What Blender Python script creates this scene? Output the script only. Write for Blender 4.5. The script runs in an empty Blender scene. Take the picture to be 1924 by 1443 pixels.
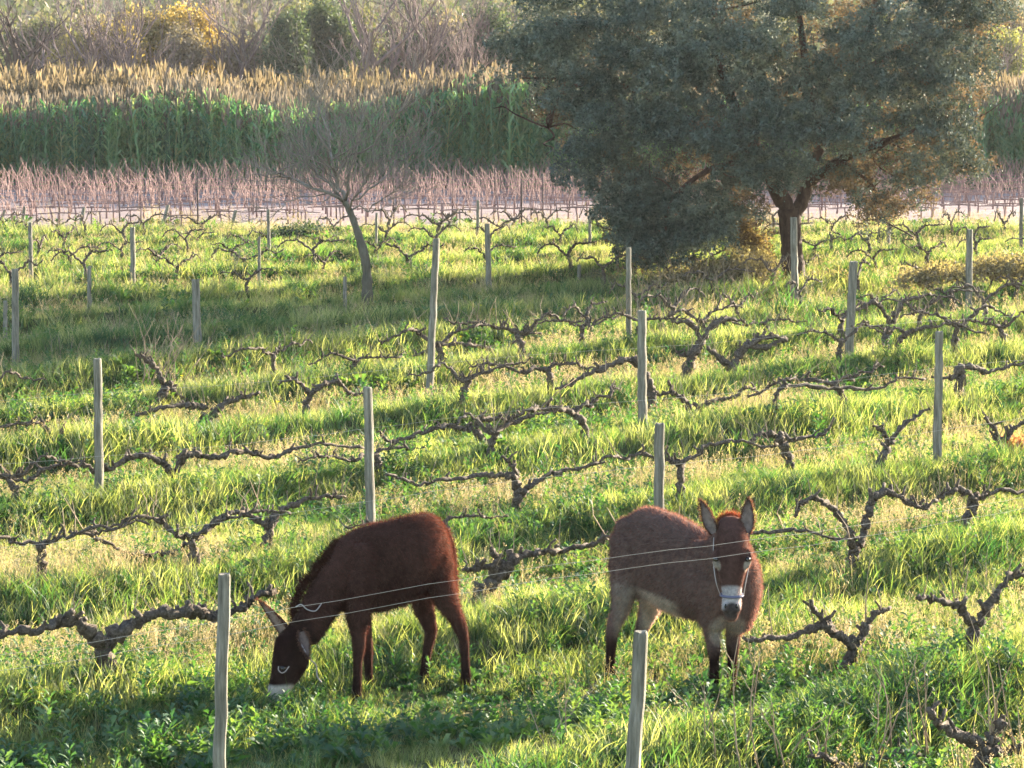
import bpy, math, random
import numpy as np
from mathutils import Vector, noise as mn
R = math.radians
rng = np.random.default_rng(7)
random.seed(7)
sc = bpy.context.scene
col = sc.collection

# ---------------------------------------------------------------- camera, sky, sun, exposure
FPX = 5000.0                       # focal length in pixels of the 1924 wide photograph
CAM_H = 4.0
PITCH = math.atan(591.5 / FPX)
cam = bpy.data.cameras.new('camera'); cam_o = bpy.data.objects.new('camera', cam); col.objects.link(cam_o)
cam.sensor_width = 36.0; cam.lens = 36.0 * FPX / 1924.0
cam.clip_start = 0.5; cam.clip_end = 3000
cam_o.location = (0, 0, CAM_H); cam_o.rotation_euler = (math.pi / 2 - PITCH, 0, 0)
cam.dof.use_dof = True; cam.dof.focus_distance = 18.5; cam.dof.aperture_fstop = 22
sc.camera = cam_o

SUN_AZ, SUN_EL = 45.0, 13.0        # degrees to the right of the view direction, above the horizon
w = bpy.data.worlds.new('World'); sc.world = w; w.use_nodes = True
nt = w.node_tree; bg = nt.nodes['Background']
sky = nt.nodes.new('ShaderNodeTexSky'); sky.sky_type = 'NISHITA'; sky.sun_disc = False
sky.sun_elevation = R(SUN_EL); sky.sun_rotation = R(SUN_AZ); sky.air_density = 1.0; sky.dust_density = 0.5
nt.links.new(sky.outputs[0], bg.inputs[0]); bg.inputs[1].default_value = 0.08
sl = bpy.data.lights.new('sun', 'SUN'); sl.energy = 5.0; sl.angle = R(0.6); sl.color = (1.0, 0.88, 0.68)
so = bpy.data.objects.new('sun', sl); col.objects.link(so)
sdir = Vector((math.sin(R(SUN_AZ)) * math.cos(R(SUN_EL)), math.cos(R(SUN_AZ)) * math.cos(R(SUN_EL)), math.sin(R(SUN_EL))))
so.rotation_euler = sdir.to_track_quat('Z', 'Y').to_euler(); so.location = sdir * 60 + Vector((0, 0, 20))
sc.view_settings.view_transform = 'Standard'; sc.view_settings.look = 'None'
sc.view_settings.exposure = 3.05; sc.view_settings.gamma = 1.0
sc.cycles.use_denoising = True
sc.cycles.max_bounces = 6; sc.cycles.diffuse_bounces = 3; sc.cycles.transmission_bounces = 4
sc.cycles.glossy_bounces = 2; sc.cycles.volume_bounces = 0; sc.cycles.transparent_max_bounces = 4
sc.cycles.filter_width = 1.5

# ---------------------------------------------------------------- helpers
def smooth(a, b, x):
    t = np.clip((x - a) / (b - a), 0, 1); return t * t * (3 - 2 * t)
ROW = Vector((0.781, 0.625, 0)); ROWS0, ROWSTEP = 15.2, 4.0          # rows cross x = 0 at y = 15.2 + 4 n
def row_phase(x, y): return (y - 0.8 * x - ROWS0) / ROWSTEP
def vnoise(x, y, s, seed):
    """cheap smooth value noise, 0..1"""
    r = np.random.default_rng(seed); g = r.random((128, 128)); u, v = x / s + 37.3, y / s + 11.7
    i, j = np.floor(u).astype(int), np.floor(v).astype(int); fu, fv = u - i, v - j
    fu, fv = fu * fu * (3 - 2 * fu), fv * fv * (3 - 2 * fv); G_ = lambda a, b: g[a % 128, b % 128]
    return (G_(i, j) * (1 - fu) + G_(i + 1, j) * fu) * (1 - fv) + (G_(i, j + 1) * (1 - fu) + G_(i + 1, j + 1) * fu) * fv
def hgt(x, y):
    """height of the ground"""
    x = np.asarray(x, float); y = np.asarray(y, float)
    near = 1 - smooth(64, 70, y)
    wv = row_phase(x, y) + .16 * (vnoise(x, y, 4.5, 70) - .5) - .58; wv = wv - np.floor(wv)      # low banks between the rows: short steep side towards the camera
    berm = .28 * (smooth(0, .22, wv) * (1 - smooth(.22, 1.0, wv) * 1.0)) * (.6 + .6 * vnoise(x, y, 3.2, 71)) * near - .11 * near
    und = 0.04 * np.sin(x * 0.31 + 1.3) * np.sin(y * 0.23 + 0.4) * near
    u_, v_ = .78 * x + .62 * y, -.62 * x + .78 * y
    bumps = (0.10 * (vnoise(u_, v_ * 1.6, 2.3, 77) - .5) + 0.07 * (vnoise(u_, v_, .8, 78) - .5)) * near
    calm = np.maximum(np.exp(-(((x + .85) / 1.3) ** 2 + ((y - 16.9) / 1.1) ** 2) ** 2), np.exp(-(((x - 1.15) / 1.3) ** 2 + ((y - 16.9) / 1.5) ** 2) ** 2)); bumps = bumps * (1 - .9 * calm); berm = berm * (1 - .85 * calm) - .03 * calm
    hill = 5.5 * smooth(135, 210, y) + 12 * smooth(190, 330, y) + 22 * smooth(300, 520, y)
    hill = hill * (1 + 0.10 * np.sin(x * 0.018 + 0.7))
    return berm + und + bumps + hill
def ray(px, py):
    d = Vector(((px - 962) / FPX, 1.0, (721.5 - py) / FPX))
    c, s = math.cos(-PITCH), math.sin(-PITCH)
    return Vector((d.x, d.y * c - d.z * s, d.y * s + d.z * c))
def W(px, py, D):
    d = ray(px, py); return Vector((0, 0, CAM_H)) + d * (D / d.y)
def G(px, py):
    d = ray(px, py); t = CAM_H / -d.z
    for _ in range(6):
        t = (CAM_H - float(hgt(d.x * t, d.y * t))) / -d.z
    return Vector((d.x * t, d.y * t, CAM_H + d.z * t))
def S(D): return FPX / D          # pixels per metre
def onplane(px, py, base, r=ROW):
    """point of the vertical plane through base along r that the pixel shows"""
    d = ray(px, py); n = Vector((r.y, -r.x, 0)); t = (base - Vector((0, 0, CAM_H))).dot(n) / d.dot(n)
    return Vector((0, 0, CAM_H)) + d * t

def tag(o, label=None, cat=None, group=None, kind=None):
    if label: o['label'] = label
    if cat: o['category'] = cat
    if group: o['group'] = group
    if kind: o['kind'] = kind
    return o
def empty(name, loc, label, cat, group=None):
    o = bpy.data.objects.new(name, None); col.objects.link(o); o.location = loc; o.empty_display_size = 0.1
    return tag(o, label, cat, group)
def mesh_np(name, V, F, mat=None, smooth_shade=True, cols=None):
    """V (n,3) ; F (m,k) array of equal sized faces or list of arrays"""
    me = bpy.data.meshes.new(name)
    V = np.asarray(V, np.float32)
    Fs = F if isinstance(F, list) else [F]
    Fs = [np.asarray(f, np.int32) for f in Fs if len(f)]
    me.vertices.add(len(V)); me.vertices.foreach_set('co', V.ravel())
    nl = sum(f.size for f in Fs); nf = sum(len(f) for f in Fs)
    me.loops.add(nl); me.polygons.add(nf)
    me.loops.foreach_set('vertex_index', np.concatenate([f.ravel() for f in Fs]))
    tot = np.concatenate([np.full(len(f), f.shape[1], np.int32) for f in Fs])
    st = np.concatenate([[0], np.cumsum(tot)[:-1]]).astype(np.int32)
    me.polygons.foreach_set('loop_start', st)
    me.polygons.foreach_set('use_smooth', np.full(nf, smooth_shade))
    if cols is not None:
        a = me.color_attributes.new('Col', 'FLOAT_COLOR', 'POINT')
        c = np.ones((len(V), 4), np.float32); c[:, :3] = cols
        a.data.foreach_set('color', c.ravel())
    me.update(calc_edges=True)
    if mat: me.materials.append(mat)
    return me
def link(name, me, parent=None, label=None, cat=None, group=None, kind=None):
    o = bpy.data.objects.new(name, me); col.objects.link(o)
    if parent is not None:
        o.parent = parent
    return tag(o, label, cat, group, kind)

def catmull(P, n):
    P = [Vector(p) for p in P]
    if len(P) < 3: return [P[0].lerp(P[-1], i / n) for i in range(n + 1)]
    out = []
    Q = [P[0] * 2 - P[1]] + P + [P[-1] * 2 - P[-2]]
    for i in range(len(P) - 1):
        a, b, c, d = Q[i:i + 4]
        for k in range(n):
            t = k / n
            out.append(0.5 * ((2 * b) + (c - a) * t + (2 * a - 5 * b + 4 * c - d) * t * t + (3 * b - a - 3 * c + d) * t ** 3))
    out.append(P[-1]); return out
class MB:
    """collects tubes into one mesh"""
    def __init__(s): s.V = []; s.Q = []; s.T = []; s.C = []
    def tube(s, pts, rad, sides=6, rough=0.0, cap=True, color=None):
        n = len(pts); b = len(s.V)
        t0 = (pts[1] - pts[0]).normalized()
        u = t0.orthogonal().normalized()
        for i, p in enumerate(pts):
            t = (pts[min(i + 1, n - 1)] - pts[max(i - 1, 0)])
            if t.length < 1e-9: t = t0
            t = t.normalized()
            u = (u - t * u.dot(t))
            u = u.normalized() if u.length > 1e-6 else t.orthogonal().normalized()
            v = t.cross(u); r = rad[i]
            for k in range(sides):
                a = 2 * math.pi * k / sides
                rr = r * (1 + (random.uniform(-rough, rough) if rough else 0))
                s.V.append(p + (u * math.cos(a) + v * math.sin(a)) * rr)
        for i in range(n - 1):
            for k in range(sides):
                k2 = (k + 1) % sides
                s.Q.append((b + i * sides + k, b + i * sides + k2, b + (i + 1) * sides + k2, b + (i + 1) * sides + k))
        if cap:
            for e, off in ((0, 0), (n - 1, (n - 1) * sides)):
                c = len(s.V); s.V.append(Vector(pts[e]))
                for k in range(sides):
                    k2 = (k + 1) % sides
                    s.T.append((c, b + off + k2, b + off + k) if e == 0 else (c, b + off + k, b + off + k2))
    def mesh(s, name, mat, shade=True):
        V = np.array([tuple(v) for v in s.V], np.float32)
        return mesh_np(name, V, [np.array(s.Q, np.int32).reshape(-1, 4), np.array(s.T, np.int32).reshape(-1, 3)], mat, shade)
    def build(s, name, mat, parent=None, **k):
        return link(name, s.mesh(name, mat), parent, **k)

# ---------------------------------------------------------------- materials
def mat(name, rough=0.8, spec=0.2):
    m = bpy.data.materials.new(name); m.use_nodes = True
    b = m.node_tree.nodes['Principled BSDF']; b.inputs['Roughness'].default_value = rough
    b.inputs['Specular IOR Level'].default_value = spec
    return m, m.node_tree, b
def N(nt, t, **k):
    n = nt.nodes.new(t)
    for a, b in k.items(): setattr(n, a, b)
    return n
def ramp(nt, fac, stops):
    n = nt.nodes.new('ShaderNodeValToRGB'); e = n.color_ramp.elements
    while len(e) < len(stops): e.new(0.5)
    for i, (p, c) in enumerate(stops):
        e[i].position = p; e[i].color = (*c, 1)
    nt.links.new(fac, n.inputs[0]); return n
def noise_tex(nt, scale, detail=4, coord='obj', rough=0.6, stretch=None):
    n = nt.nodes.new('ShaderNodeTexNoise'); n.inputs['Scale'].default_value = scale
    n.inputs['Detail'].default_value = detail; n.inputs['Roughness'].default_value = rough
    if coord == 'obj':
        c = nt.nodes.new('ShaderNodeTexCoord').outputs['Object']
    else:
        c = nt.nodes.new('ShaderNodeNewGeometry').outputs['Position']
    if stretch:
        m = nt.nodes.new('ShaderNodeMapping'); m.inputs['Scale'].default_value = stretch
        nt.links.new(c, m.inputs[0]); c = m.outputs[0]
    nt.links.new(c, n.inputs['Vector']); return n
def bark_mat(name, c0, c1, c2, scale=14, bump=0.5, stretch=(1, 1, 0.3), coord='pos'):
    m, t, b = mat(name, 0.9, 0.15)
    n = noise_tex(t, scale, 6, coord, 0.7, stretch)
    r = ramp(t, n.outputs[0], [(0.3, c0), (0.5, c1), (0.72, c2)])
    t.links.new(r.outputs[0], b.inputs['Base Color'])
    bp = N(t, 'ShaderNodeBump'); bp.inputs['Strength'].default_value = bump; bp.inputs['Distance'].default_value = 0.02
    t.links.new(n.outputs[0], bp.inputs['Height']); t.links.new(bp.outputs[0], b.inputs['Normal'])
    return m
def leaf_mat(name, stops, transl=0.45, tint=(1.15, 1.25, 0.45), scale=0.5, rndw=0.5, rough=0.6, gloss=0.03, attr=False):
    """thin leaf: diffuse on both faces, light shining through, a little gloss"""
    m = bpy.data.materials.new(name); m.use_nodes = True; t = m.node_tree
    t.nodes.remove(t.nodes['Principled BSDF']); out = t.nodes['Material Output']
    n = noise_tex(t, scale, 3, 'pos'); oi = N(t, 'ShaderNodeObjectInfo')
    mx = N(t, 'ShaderNodeMix'); mx.inputs[0].default_value = rndw
    t.links.new(n.outputs[0], mx.inputs[2])
    if attr:
        at = N(t, 'ShaderNodeAttribute', attribute_name='Col'); t.links.new(at.outputs['Fac'], mx.inputs[3])
    else: t.links.new(oi.outputs['Random'], mx.inputs[3])
    r = ramp(t, mx.outputs[0], stops)
    d = N(t, 'ShaderNodeBsdfDiffuse'); t.links.new(r.outputs[0], d.inputs[0])
    tr = N(t, 'ShaderNodeBsdfTranslucent')
    mm = N(t, 'ShaderNodeMix', data_type='RGBA', blend_type='MULTIPLY'); mm.inputs[0].default_value = 1
    t.links.new(r.outputs[0], mm.inputs[6]); mm.inputs[7].default_value = (*tint, 1)
    t.links.new(mm.outputs[2], tr.inputs[0])
    ms = N(t, 'ShaderNodeMixShader'); ms.inputs[0].default_value = transl
    t.links.new(d.outputs[0], ms.inputs[1]); t.links.new(tr.outputs[0], ms.inputs[2])
    g = N(t, 'ShaderNodeBsdfGlossy'); g.inputs['Roughness'].default_value = rough; g.inputs[0].default_value = (1, 1, 1, 1)
    m2 = N(t, 'ShaderNodeMixShader'); m2.inputs[0].default_value = gloss
    t.links.new(ms.outputs[0], m2.inputs[1]); t.links.new(g.outputs[0], m2.inputs[2])
    t.links.new(m2.outputs[0], out.inputs[0]); return m

M = {}
M['post'] = bark_mat('weathered_post_wood', (0.07, 0.065, 0.05), (0.17, 0.155, 0.125), (0.31, 0.28, 0.23), 34, 0.9, (1, 1, 0.10))
M['vine'] = bark_mat('vine_bark', (0.045, 0.034, 0.026), (0.095, 0.074, 0.058), (0.20, 0.16, 0.13), 45, 1.0, (1, 1, 1))
M['cane'] = bark_mat('dry_cane', (0.16, 0.11, 0.07), (0.26, 0.19, 0.13), (0.38, 0.30, 0.21), 12, 0.2)
M['oakbark'] = bark_mat('oak_bark', (0.03, 0.019, 0.015), (0.065, 0.04, 0.031), (0.12, 0.078, 0.06), 9, 1.0, (1, 1, 0.3))
M['greybark'] = bark_mat('grey_bark', (0.055, 0.048, 0.038), (0.10, 0.088, 0.068), (0.17, 0.15, 0.12), 7, 0.6, (1, 1, 0.3))
M['twig'] = bark_mat('pale_twig', (0.13, 0.11, 0.09), (0.20, 0.17, 0.14), (0.28, 0.24, 0.20), 3, 0.1)
M['wire'], _t, _b = mat('galvanised_wire', 0.45, 0.5); _b.inputs['Base Color'].default_value = (0.35, 0.33, 0.30, 1); _b.inputs['Metallic'].default_value = 0.6
# ---------------------------------------------------------------- the ground
def sheet(name, xs, ys, hf, material):
    X, Y = np.meshgrid(xs, ys); Z = hf(X, Y)
    V = np.stack([X, Y, Z], -1).reshape(-1, 3); nx, ny = len(xs), len(ys)
    i = np.arange((ny - 1) * (nx - 1)); a = (i // (nx - 1)) * nx + i % (nx - 1)
    F = np.stack([a, a + 1, a + nx + 1, a + nx], 1)
    return mesh_np(name, V, F, material)
gm, t, b = mat('soil_and_turf', 0.95, 0.05)
geo = N(t, 'ShaderNodeNewGeometry'); sep = N(t, 'ShaderNodeSeparateXYZ'); t.links.new(geo.outputs['Position'], sep.inputs[0])
n1 = noise_tex(t, 1.6, 6, 'pos'); near = ramp(t, n1.outputs[0], [(0.3, (0.04, 0.05, 0.018)), (0.55, (0.07, 0.07, 0.03)), (0.75, (0.14, 0.11, 0.06))])
n2 = noise_tex(t, 0.35, 6, 'pos'); soil = ramp(t, n2.outputs[0], [(0.3, (0.24, 0.18, 0.17)), (0.7, (0.34, 0.265, 0.25))])
n3 = noise_tex(t, 0.03, 6, 'pos'); hil = ramp(t, n3.outputs[0], [(0.35, (0.06, 0.075, 0.03)), (0.5, (0.13, 0.13, 0.06)), (0.65, (0.20, 0.17, 0.10))])
def maprange(v, a, b_):
    m = N(t, 'ShaderNodeMapRange'); m.inputs[1].default_value = a; m.inputs[2].default_value = b_; t.links.new(v, m.inputs[0]); return m.outputs[0]
jit = N(t, 'ShaderNodeMath', operation='MULTIPLY_ADD'); t.links.new(n2.outputs[0], jit.inputs[0]); jit.inputs[1].default_value = 5.0; t.links.new(sep.outputs[1], jit.inputs[2])
def mixc(f, a, c):
    m = N(t, 'ShaderNodeMix', data_type='RGBA'); t.links.new(f, m.inputs[0]); t.links.new(a, m.inputs[6]); t.links.new(c, m.inputs[7]); return m.outputs[2]
c = mixc(maprange(jit.outputs[0], 69.0, 70.5), near.outputs[0], soil.outputs[0])
c = mixc(maprange(jit.outputs[0], 95, 98), c, hil.outputs[0])
t.links.new(c, b.inputs['Base Color'])
bp = N(t, 'ShaderNodeBump'); bp.inputs['Strength'].default_value = 0.6; bp.inputs['Distance'].default_value = 0.05
n4 = noise_tex(t, 9, 5, 'pos'); t.links.new(n4.outputs[0], bp.inputs['Height']); t.links.new(bp.outputs[0], b.inputs['Normal'])
M['ground'] = gm
xs = np.unique(np.concatenate([np.linspace(-340, -40, 31), np.linspace(-40, -16, 25), np.linspace(-16, 16, 161), np.linspace(16, 40, 25), np.linspace(40, 340, 31)]))
ys = np.unique(np.concatenate([np.linspace(-60, 8, 12), np.linspace(8, 72, 321), np.linspace(72, 130, 59), np.linspace(130, 540, 83)]))
link('ground', sheet('ground', xs, ys, hgt, M['ground']), kind='structure')

# ---------------------------------------------------------------- instanced ground cover (stuff)
def blade_mesh(name, material, n=16, h=(0.10, 0.24), wdt=0.006, spread=0.07, bend=0.5, seg=3, head=0.0, seed=0):
    r = np.random.default_rng(seed); V = []; Q = []; T = []
    for i in range(n):
        a = r.uniform(0, 2 * np.pi); rad = spread * math.sqrt(r.uniform()); bx, by = rad * math.cos(a), rad * math.sin(a)
        hh = r.uniform(*h); d = r.uniform(0, 2 * np.pi); bd = bend * r.uniform(0.2, 1.0) * hh
        fa = r.uniform(0, 2 * np.pi); wx, wy = math.cos(fa) * wdt / 2, math.sin(fa) * wdt / 2; b0 = len(V)
        for k in range(seg + 1):
            tt = k / seg; o = bd * tt * tt; z = hh * (tt - 0.25 * (bd / hh) * tt * tt) - 0.02
            wf = (1 - tt) ** 0.6 if k < seg else 0.06
            px, py = bx + math.cos(d) * o, by + math.sin(d) * o
            V += [(px - wx * wf, py - wy * wf, z), (px + wx * wf, py + wy * wf, z)]
            if k: Q.append((b0 + 2 * k - 2, b0 + 2 * k - 1, b0 + 2 * k + 1, b0 + 2 * k))
        if head:
            for q in range(5):
                b1 = len(V); zz = z - q * head * 0.22; aa = r.uniform(0, 6.28); l = head * 0.35
                ex, ey = math.cos(aa) * l, math.sin(aa) * l; ux, uy = -math.sin(aa) * l * .35, math.cos(aa) * l * .35
                V += [(px, py, zz), (px + ex + ux, py + ey + uy, zz + l * .9), (px + ex - ux, py + ey - uy, zz + l * .5)]; T.append((b1, b1 + 1, b1 + 2))
    return mesh_np(name, V, [np.array(Q).reshape(-1, 4), np.array(T).reshape(-1, 3)], material)
def weed_mesh(name, material, n=11, length=(0.08, 0.17), wd=0.030, lift=0.5, seed=0, lobes=3, tall=0.0):
    """rosette of lobed leaves, optionally up a stem"""
    r = np.random.default_rng(seed); V = []; Q = []
    for i in range(n):
        a = i * 2.4 + r.uniform(-.4, .4); L = r.uniform(*length); z0 = tall * (i / n); el = lift * r.uniform(0.5, 1.5)
        if tall: L *= 1 - 0.5 * i / n
        cx, sx = math.cos(a), math.sin(a); roll = r.uniform(-.6, .6); b0 = len(V); seg = lobes * 2
        for k in range(seg + 1):
            tt = k / seg; o = L * tt; z = z0 + L * (math.sin(el) * tt * 1.3 - 0.75 * tt * tt * math.sin(el) * .9)
            wf = wd * math.sin(math.pi * min(1, tt * .92 + .06)) * (1.0 if k % 2 == 0 else 0.55) * (0.6 + .6 * tt)
            ux, uy, uz = -sx * math.cos(roll), cx * math.cos(roll), math.sin(roll)
            V += [(cx * o * math.cos(el) - ux * wf, sx * o * math.cos(el) - uy * wf, z - uz * wf + wf * .4), (cx * o * math.cos(el), sx * o * math.cos(el), z),
                  (cx * o * math.cos(el) + ux * wf, sx * o * math.cos(el) + uy * wf, z + uz * wf + wf * .4)]
            if k:
                q = b0 + 3 * k
                Q += [(q - 3, q - 2, q + 1, q), (q - 2, q - 1, q + 2, q + 1)]
    return mesh_np(name, V, np.array(Q), material)
def scatter(name, pts, rot, scl, idx, protos, label=None):
    """one stuff object: prototypes instanced on its points"""
    c = bpy.data.collections.new(name + '_kinds')
    for i, me in enumerate(protos):
        o = bpy.data.objects.new('%s_kind_%02d' % (name, i), me); c.objects.link(o)
    me = bpy.data.meshes.new(name); me.vertices.add(len(pts)); me.vertices.foreach_set('co', np.asarray(pts, np.float32).ravel())
    a = me.attributes.new('rot', 'FLOAT_VECTOR', 'POINT'); a.data.foreach_set('vector', np.asarray(rot, np.float32).ravel())
    a = me.attributes.new('scl', 'FLOAT', 'POINT'); a.data.foreach_set('value', np.asarray(scl, np.float32))
    a = me.attributes.new('idx', 'INT', 'POINT'); a.data.foreach_set('value', np.asarray(idx, np.int32))
    g = bpy.data.node_groups.new(name + '_scatter', 'GeometryNodeTree')
    g.interface.new_socket('Geometry', in_out='INPUT', socket_type='NodeSocketGeometry'); g.interface.new_socket('Geometry', in_out='OUTPUT', socket_type='NodeSocketGeometry')
    gi = g.nodes.new('NodeGroupInput'); go = g.nodes.new('NodeGroupOutput'); ip = g.nodes.new('GeometryNodeInstanceOnPoints')
    ci = g.nodes.new('GeometryNodeCollectionInfo'); ci.inputs[0].default_value = c; ci.inputs['Separate Children'].default_value = True
    def na(nm, ty):
        n = g.nodes.new('GeometryNodeInputNamedAttribute'); n.data_type = ty; n.inputs[0].default_value = nm; return [o for o in n.outputs if o.enabled][0]
    g.links.new(gi.outputs[0], ip.inputs['Points']); g.links.new(ci.outputs[0], ip.inputs['Instance'])
    ip.inputs['Pick Instance'].default_value = True
    e2r = g.nodes.new('FunctionNodeEulerToRotation'); g.links.new(na('rot', 'FLOAT_VECTOR'), e2r.inputs[0])
    g.links.new(na('idx', 'INT'), ip.inputs['Instance Index']); g.links.new(e2r.outputs[0], ip.inputs['Rotation']); g.links.new(na('scl', 'FLOAT'), ip.inputs['Scale'])
    g.links.new(ip.outputs[0], go.inputs[0])
    o = link(name, me, kind='stuff', label=label); md = o.modifiers.new('scatter', 'NODES'); md.node_group = g
    return o
def points(y0, y1, dens, margin=1.12, tanh=0.1924):
    A = (y1 ** 2 - y0 ** 2) * tanh * margin; n = int(A * dens)
    y = np.sqrt(rng.uniform(y0 ** 2, y1 ** 2, n)); x = rng.uniform(-1, 1, n) * y * tanh * margin; return x, y
def cover(name, bands, keep, scale, protos, zoff=0.0, tilt=0.15, label=None):
    P = []
    for (y0, y1, dens, sm) in bands:
        x, y = points(y0, y1, dens); k = rng.random(len(x)) < keep(x, y); x, y = x[k], y[k]
        P.append(np.stack([x, y, np.full(len(x), sm)], 1))
    P = np.concatenate(P); x, y = P[:, 0], P[:, 1]; n = len(x)
    graze = np.maximum(.35 * np.exp(-(((x + 1.42) / .50) ** 2 + ((y - 16.3) / .60) ** 2) ** 2), np.exp(-(((x + .6) / .9) ** 2 + ((y - 16.75) / .6) ** 2) ** 2)); graze = np.maximum(graze, np.exp(-(((x - 1.1) / .9) ** 2 + ((y - 16.3) / 1.1) ** 2) ** 2) * .3)
    foot = row_phase(x, y); foot = np.exp(-((foot - np.round(foot)) / .09) ** 2)
    s = P[:, 2] * (1 - .28 * foot) * (1 - .62 * graze) * scale(x, y) * rng.uniform(0.7, 1.3, n)
    rot = np.stack([rng.normal(0, tilt, n), rng.normal(0, tilt, n), rng.uniform(0, 6.28, n)], 1)
    return scatter(name, np.stack([x, y, hgt(x, y) + zoff], 1), rot, s, rng.integers(0, len(protos), n), protos, label)
M['grass'] = leaf_mat('grass_blades', [(0.25, (0.045, 0.076, 0.030)), (0.42, (0.12, 0.155, 0.052)), (0.58, (0.24, 0.26, 0.115)), (0.78, (0.37, 0.36, 0.22))], 0.58, (1.35, 1.35, 0.5))
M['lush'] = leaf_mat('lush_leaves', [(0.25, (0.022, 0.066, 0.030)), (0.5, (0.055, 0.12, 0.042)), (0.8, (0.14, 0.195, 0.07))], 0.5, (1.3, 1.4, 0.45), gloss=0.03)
M['dry'] = leaf_mat('dry_grass', [(0.25, (0.22, 0.20, 0.10)), (0.5, (0.32, 0.28, 0.15)), (0.8, (0.44, 0.37, 0.25))], 0.5, (1.2, 1.05, 0.8), gloss=0.02)
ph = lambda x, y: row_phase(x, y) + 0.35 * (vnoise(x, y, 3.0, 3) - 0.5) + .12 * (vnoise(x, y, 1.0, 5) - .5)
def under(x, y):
    p_ = ph(x, y) - .48; p_ = p_ - np.floor(p_); return 1 - smooth(.0, .10, p_) * (1 - smooth(.34, .50, p_))             # 0 in the tall strip where darker grass paints the shade band, 1 elsewhere
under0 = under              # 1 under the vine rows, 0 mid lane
edge = lambda x, y: (y < 66.5 + 2.0 * (vnoise(x, y, 4, 21) - .5)).astype(float)
protoG = [blade_mesh('grass_tuft', M['grass'], 22, (0.07, 0.20), 0.007, 0.09, 0.6, seed=i) for i in range(5)]
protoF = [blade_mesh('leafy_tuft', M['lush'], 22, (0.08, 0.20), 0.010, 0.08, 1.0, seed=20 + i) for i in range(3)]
protoW = [weed_mesh('weed', M['lush'], 15, (0.07, 0.16), 0.019, 0.9, seed=40 + i) for i in range(3)] + [weed_mesh('weed', M['lush'], 16, (0.05, 0.11), 0.013, 0.7, seed=50 + i, tall=0.16) for i in range(3)]
protoD = [blade_mesh('dry_tuft', M['dry'], 14, (0.12, 0.30), 0.0035, 0.10, 0.45, 3, head=0.035, seed=60 + i) for i in range(4)]
B = [(10.5, 17, 150, 1.0), (17, 26, 110, 1.05), (26, 40, 60, 1.25), (40, 68, 30, 1.6)]
cover('grass', B, lambda x, y: edge(x, y) * (0.55 + 0.45 * (vnoise(x, y, 1.3, 9) > .35)), lambda x, y: 0.62 + 0.45 * (1 - under(x, y)) * (.5 + vnoise(x, y, 0.9, 2)), protoG, label='short green grass covering the vineyard floor')
B2 = [(10.5, 17, 90, 1.1), (17, 26, 60, 1.0), (26, 40, 34, 1.2), (40, 68, 14, 1.7)]  # dark lush leaves crowd the strips and stand in for shade bands
cover('leafy_grass', B2, lambda x, y: edge(x, y) * np.clip(1.1 * vnoise(x, y, 1.1, 12) - .45 + 1.1 * (1 - under(x, y)), 0, 1), lambda x, y: 0.62 + 0.7 * vnoise(x, y, 0.7, 13) * (1.25 - .7 * under(x, y)), protoF, label='lush broad-bladed grass among the vine rows, its dark green painting shade bands')
cover('low_weeds', [(10.5, 17.5, 130, 1.15), (17.5, 26, 95, 1.05), (26, 40, 38, 1.3), (40, 68, 5, 1.8)], lambda x, y: edge(x, y) * np.clip(2.0 * vnoise(x, y, 1.4, 15) - .5, 0, 1) * np.where(y < 17, 1.0, .7), lambda x, y: 0.8 + 0.5 * vnoise(x, y, 0.8, 16), protoW, label='low leafy green weeds between the vines')
cover('dry_grass', [(10.5, 17, 40, .95), (17, 26, 36, .95), (26, 40, 19, 1.1), (40, 68, 7, 1.4)], lambda x, y: edge(x, y) * np.clip((2.4 * vnoise(x, y, 1.6, 17) - .5), 0, 1) * np.clip(.05 + .95 * under(x, y), 0, 1), lambda x, y: 0.7 + 0.5 * vnoise(x, y, 1.2, 18), protoD, label='dry straw-coloured grass heads along the vine rows')
# ---------------------------------------------------------------- posts and wires
def make_post(top, base, wpx, i, label, group='weathered wooden posts of the vineyard'):
    b = G(*base); D = b.y; s = S(D); t_ = W(top[0], top[1], D)
    r0 = wpx / s / 2; ax = (t_ - b); L = ax.length
    rs = random.Random(i); n = 14; sides = 14
    V = []; Q = []; T = []
    u = Vector((1, 0, 0)); v = Vector((0, 1, 0)); ph_ = [rs.uniform(.92, 1.06) for _ in range(sides)]
    wob = [(rs.uniform(-.006, .006), rs.uniform(-.006, .006)) for _ in range(n + 2)]
    start = b - ax.normalized() * 0.15
    for k in range(n + 1):
        tt = k / n; p = start.lerp(t_, tt) + Vector((wob[k][0], wob[k][1], 0)) * (1 if k < n else .3)
        if k == n - 1: p = start.lerp(t_, 1 - 0.012 / L)
        rr = r0 * (1.06 - 0.12 * tt) * (1 + 0.03 * rs.uniform(-1, 1))
        if k == n: rr *= 0.86
        for q in range(sides):
            a = 2 * math.pi * q / sides
            V.append(tuple(p - b + (u * math.cos(a) + v * math.sin(a)) * rr * ph_[q] + Vector((0, 0, rs.uniform(-.004, .004) if k == n else 0))))
            if k: Q.append(((k - 1) * sides + q, (k - 1) * sides + (q + 1) % sides, k * sides + (q + 1) % sides, k * sides + q))
    c = len(V); V.append(tuple(t_ - b + Vector((0, 0, -0.004))))
    for q in range(sides): T.append((n * sides + q, n * sides + (q + 1) % sides, c))
    o = link('vineyard_post', mesh_np('vineyard_post', V, [np.array(Q), np.array(T)], M['post'], False), None, label, 'post', group)
    o.location = b; return o, b, r0
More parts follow.
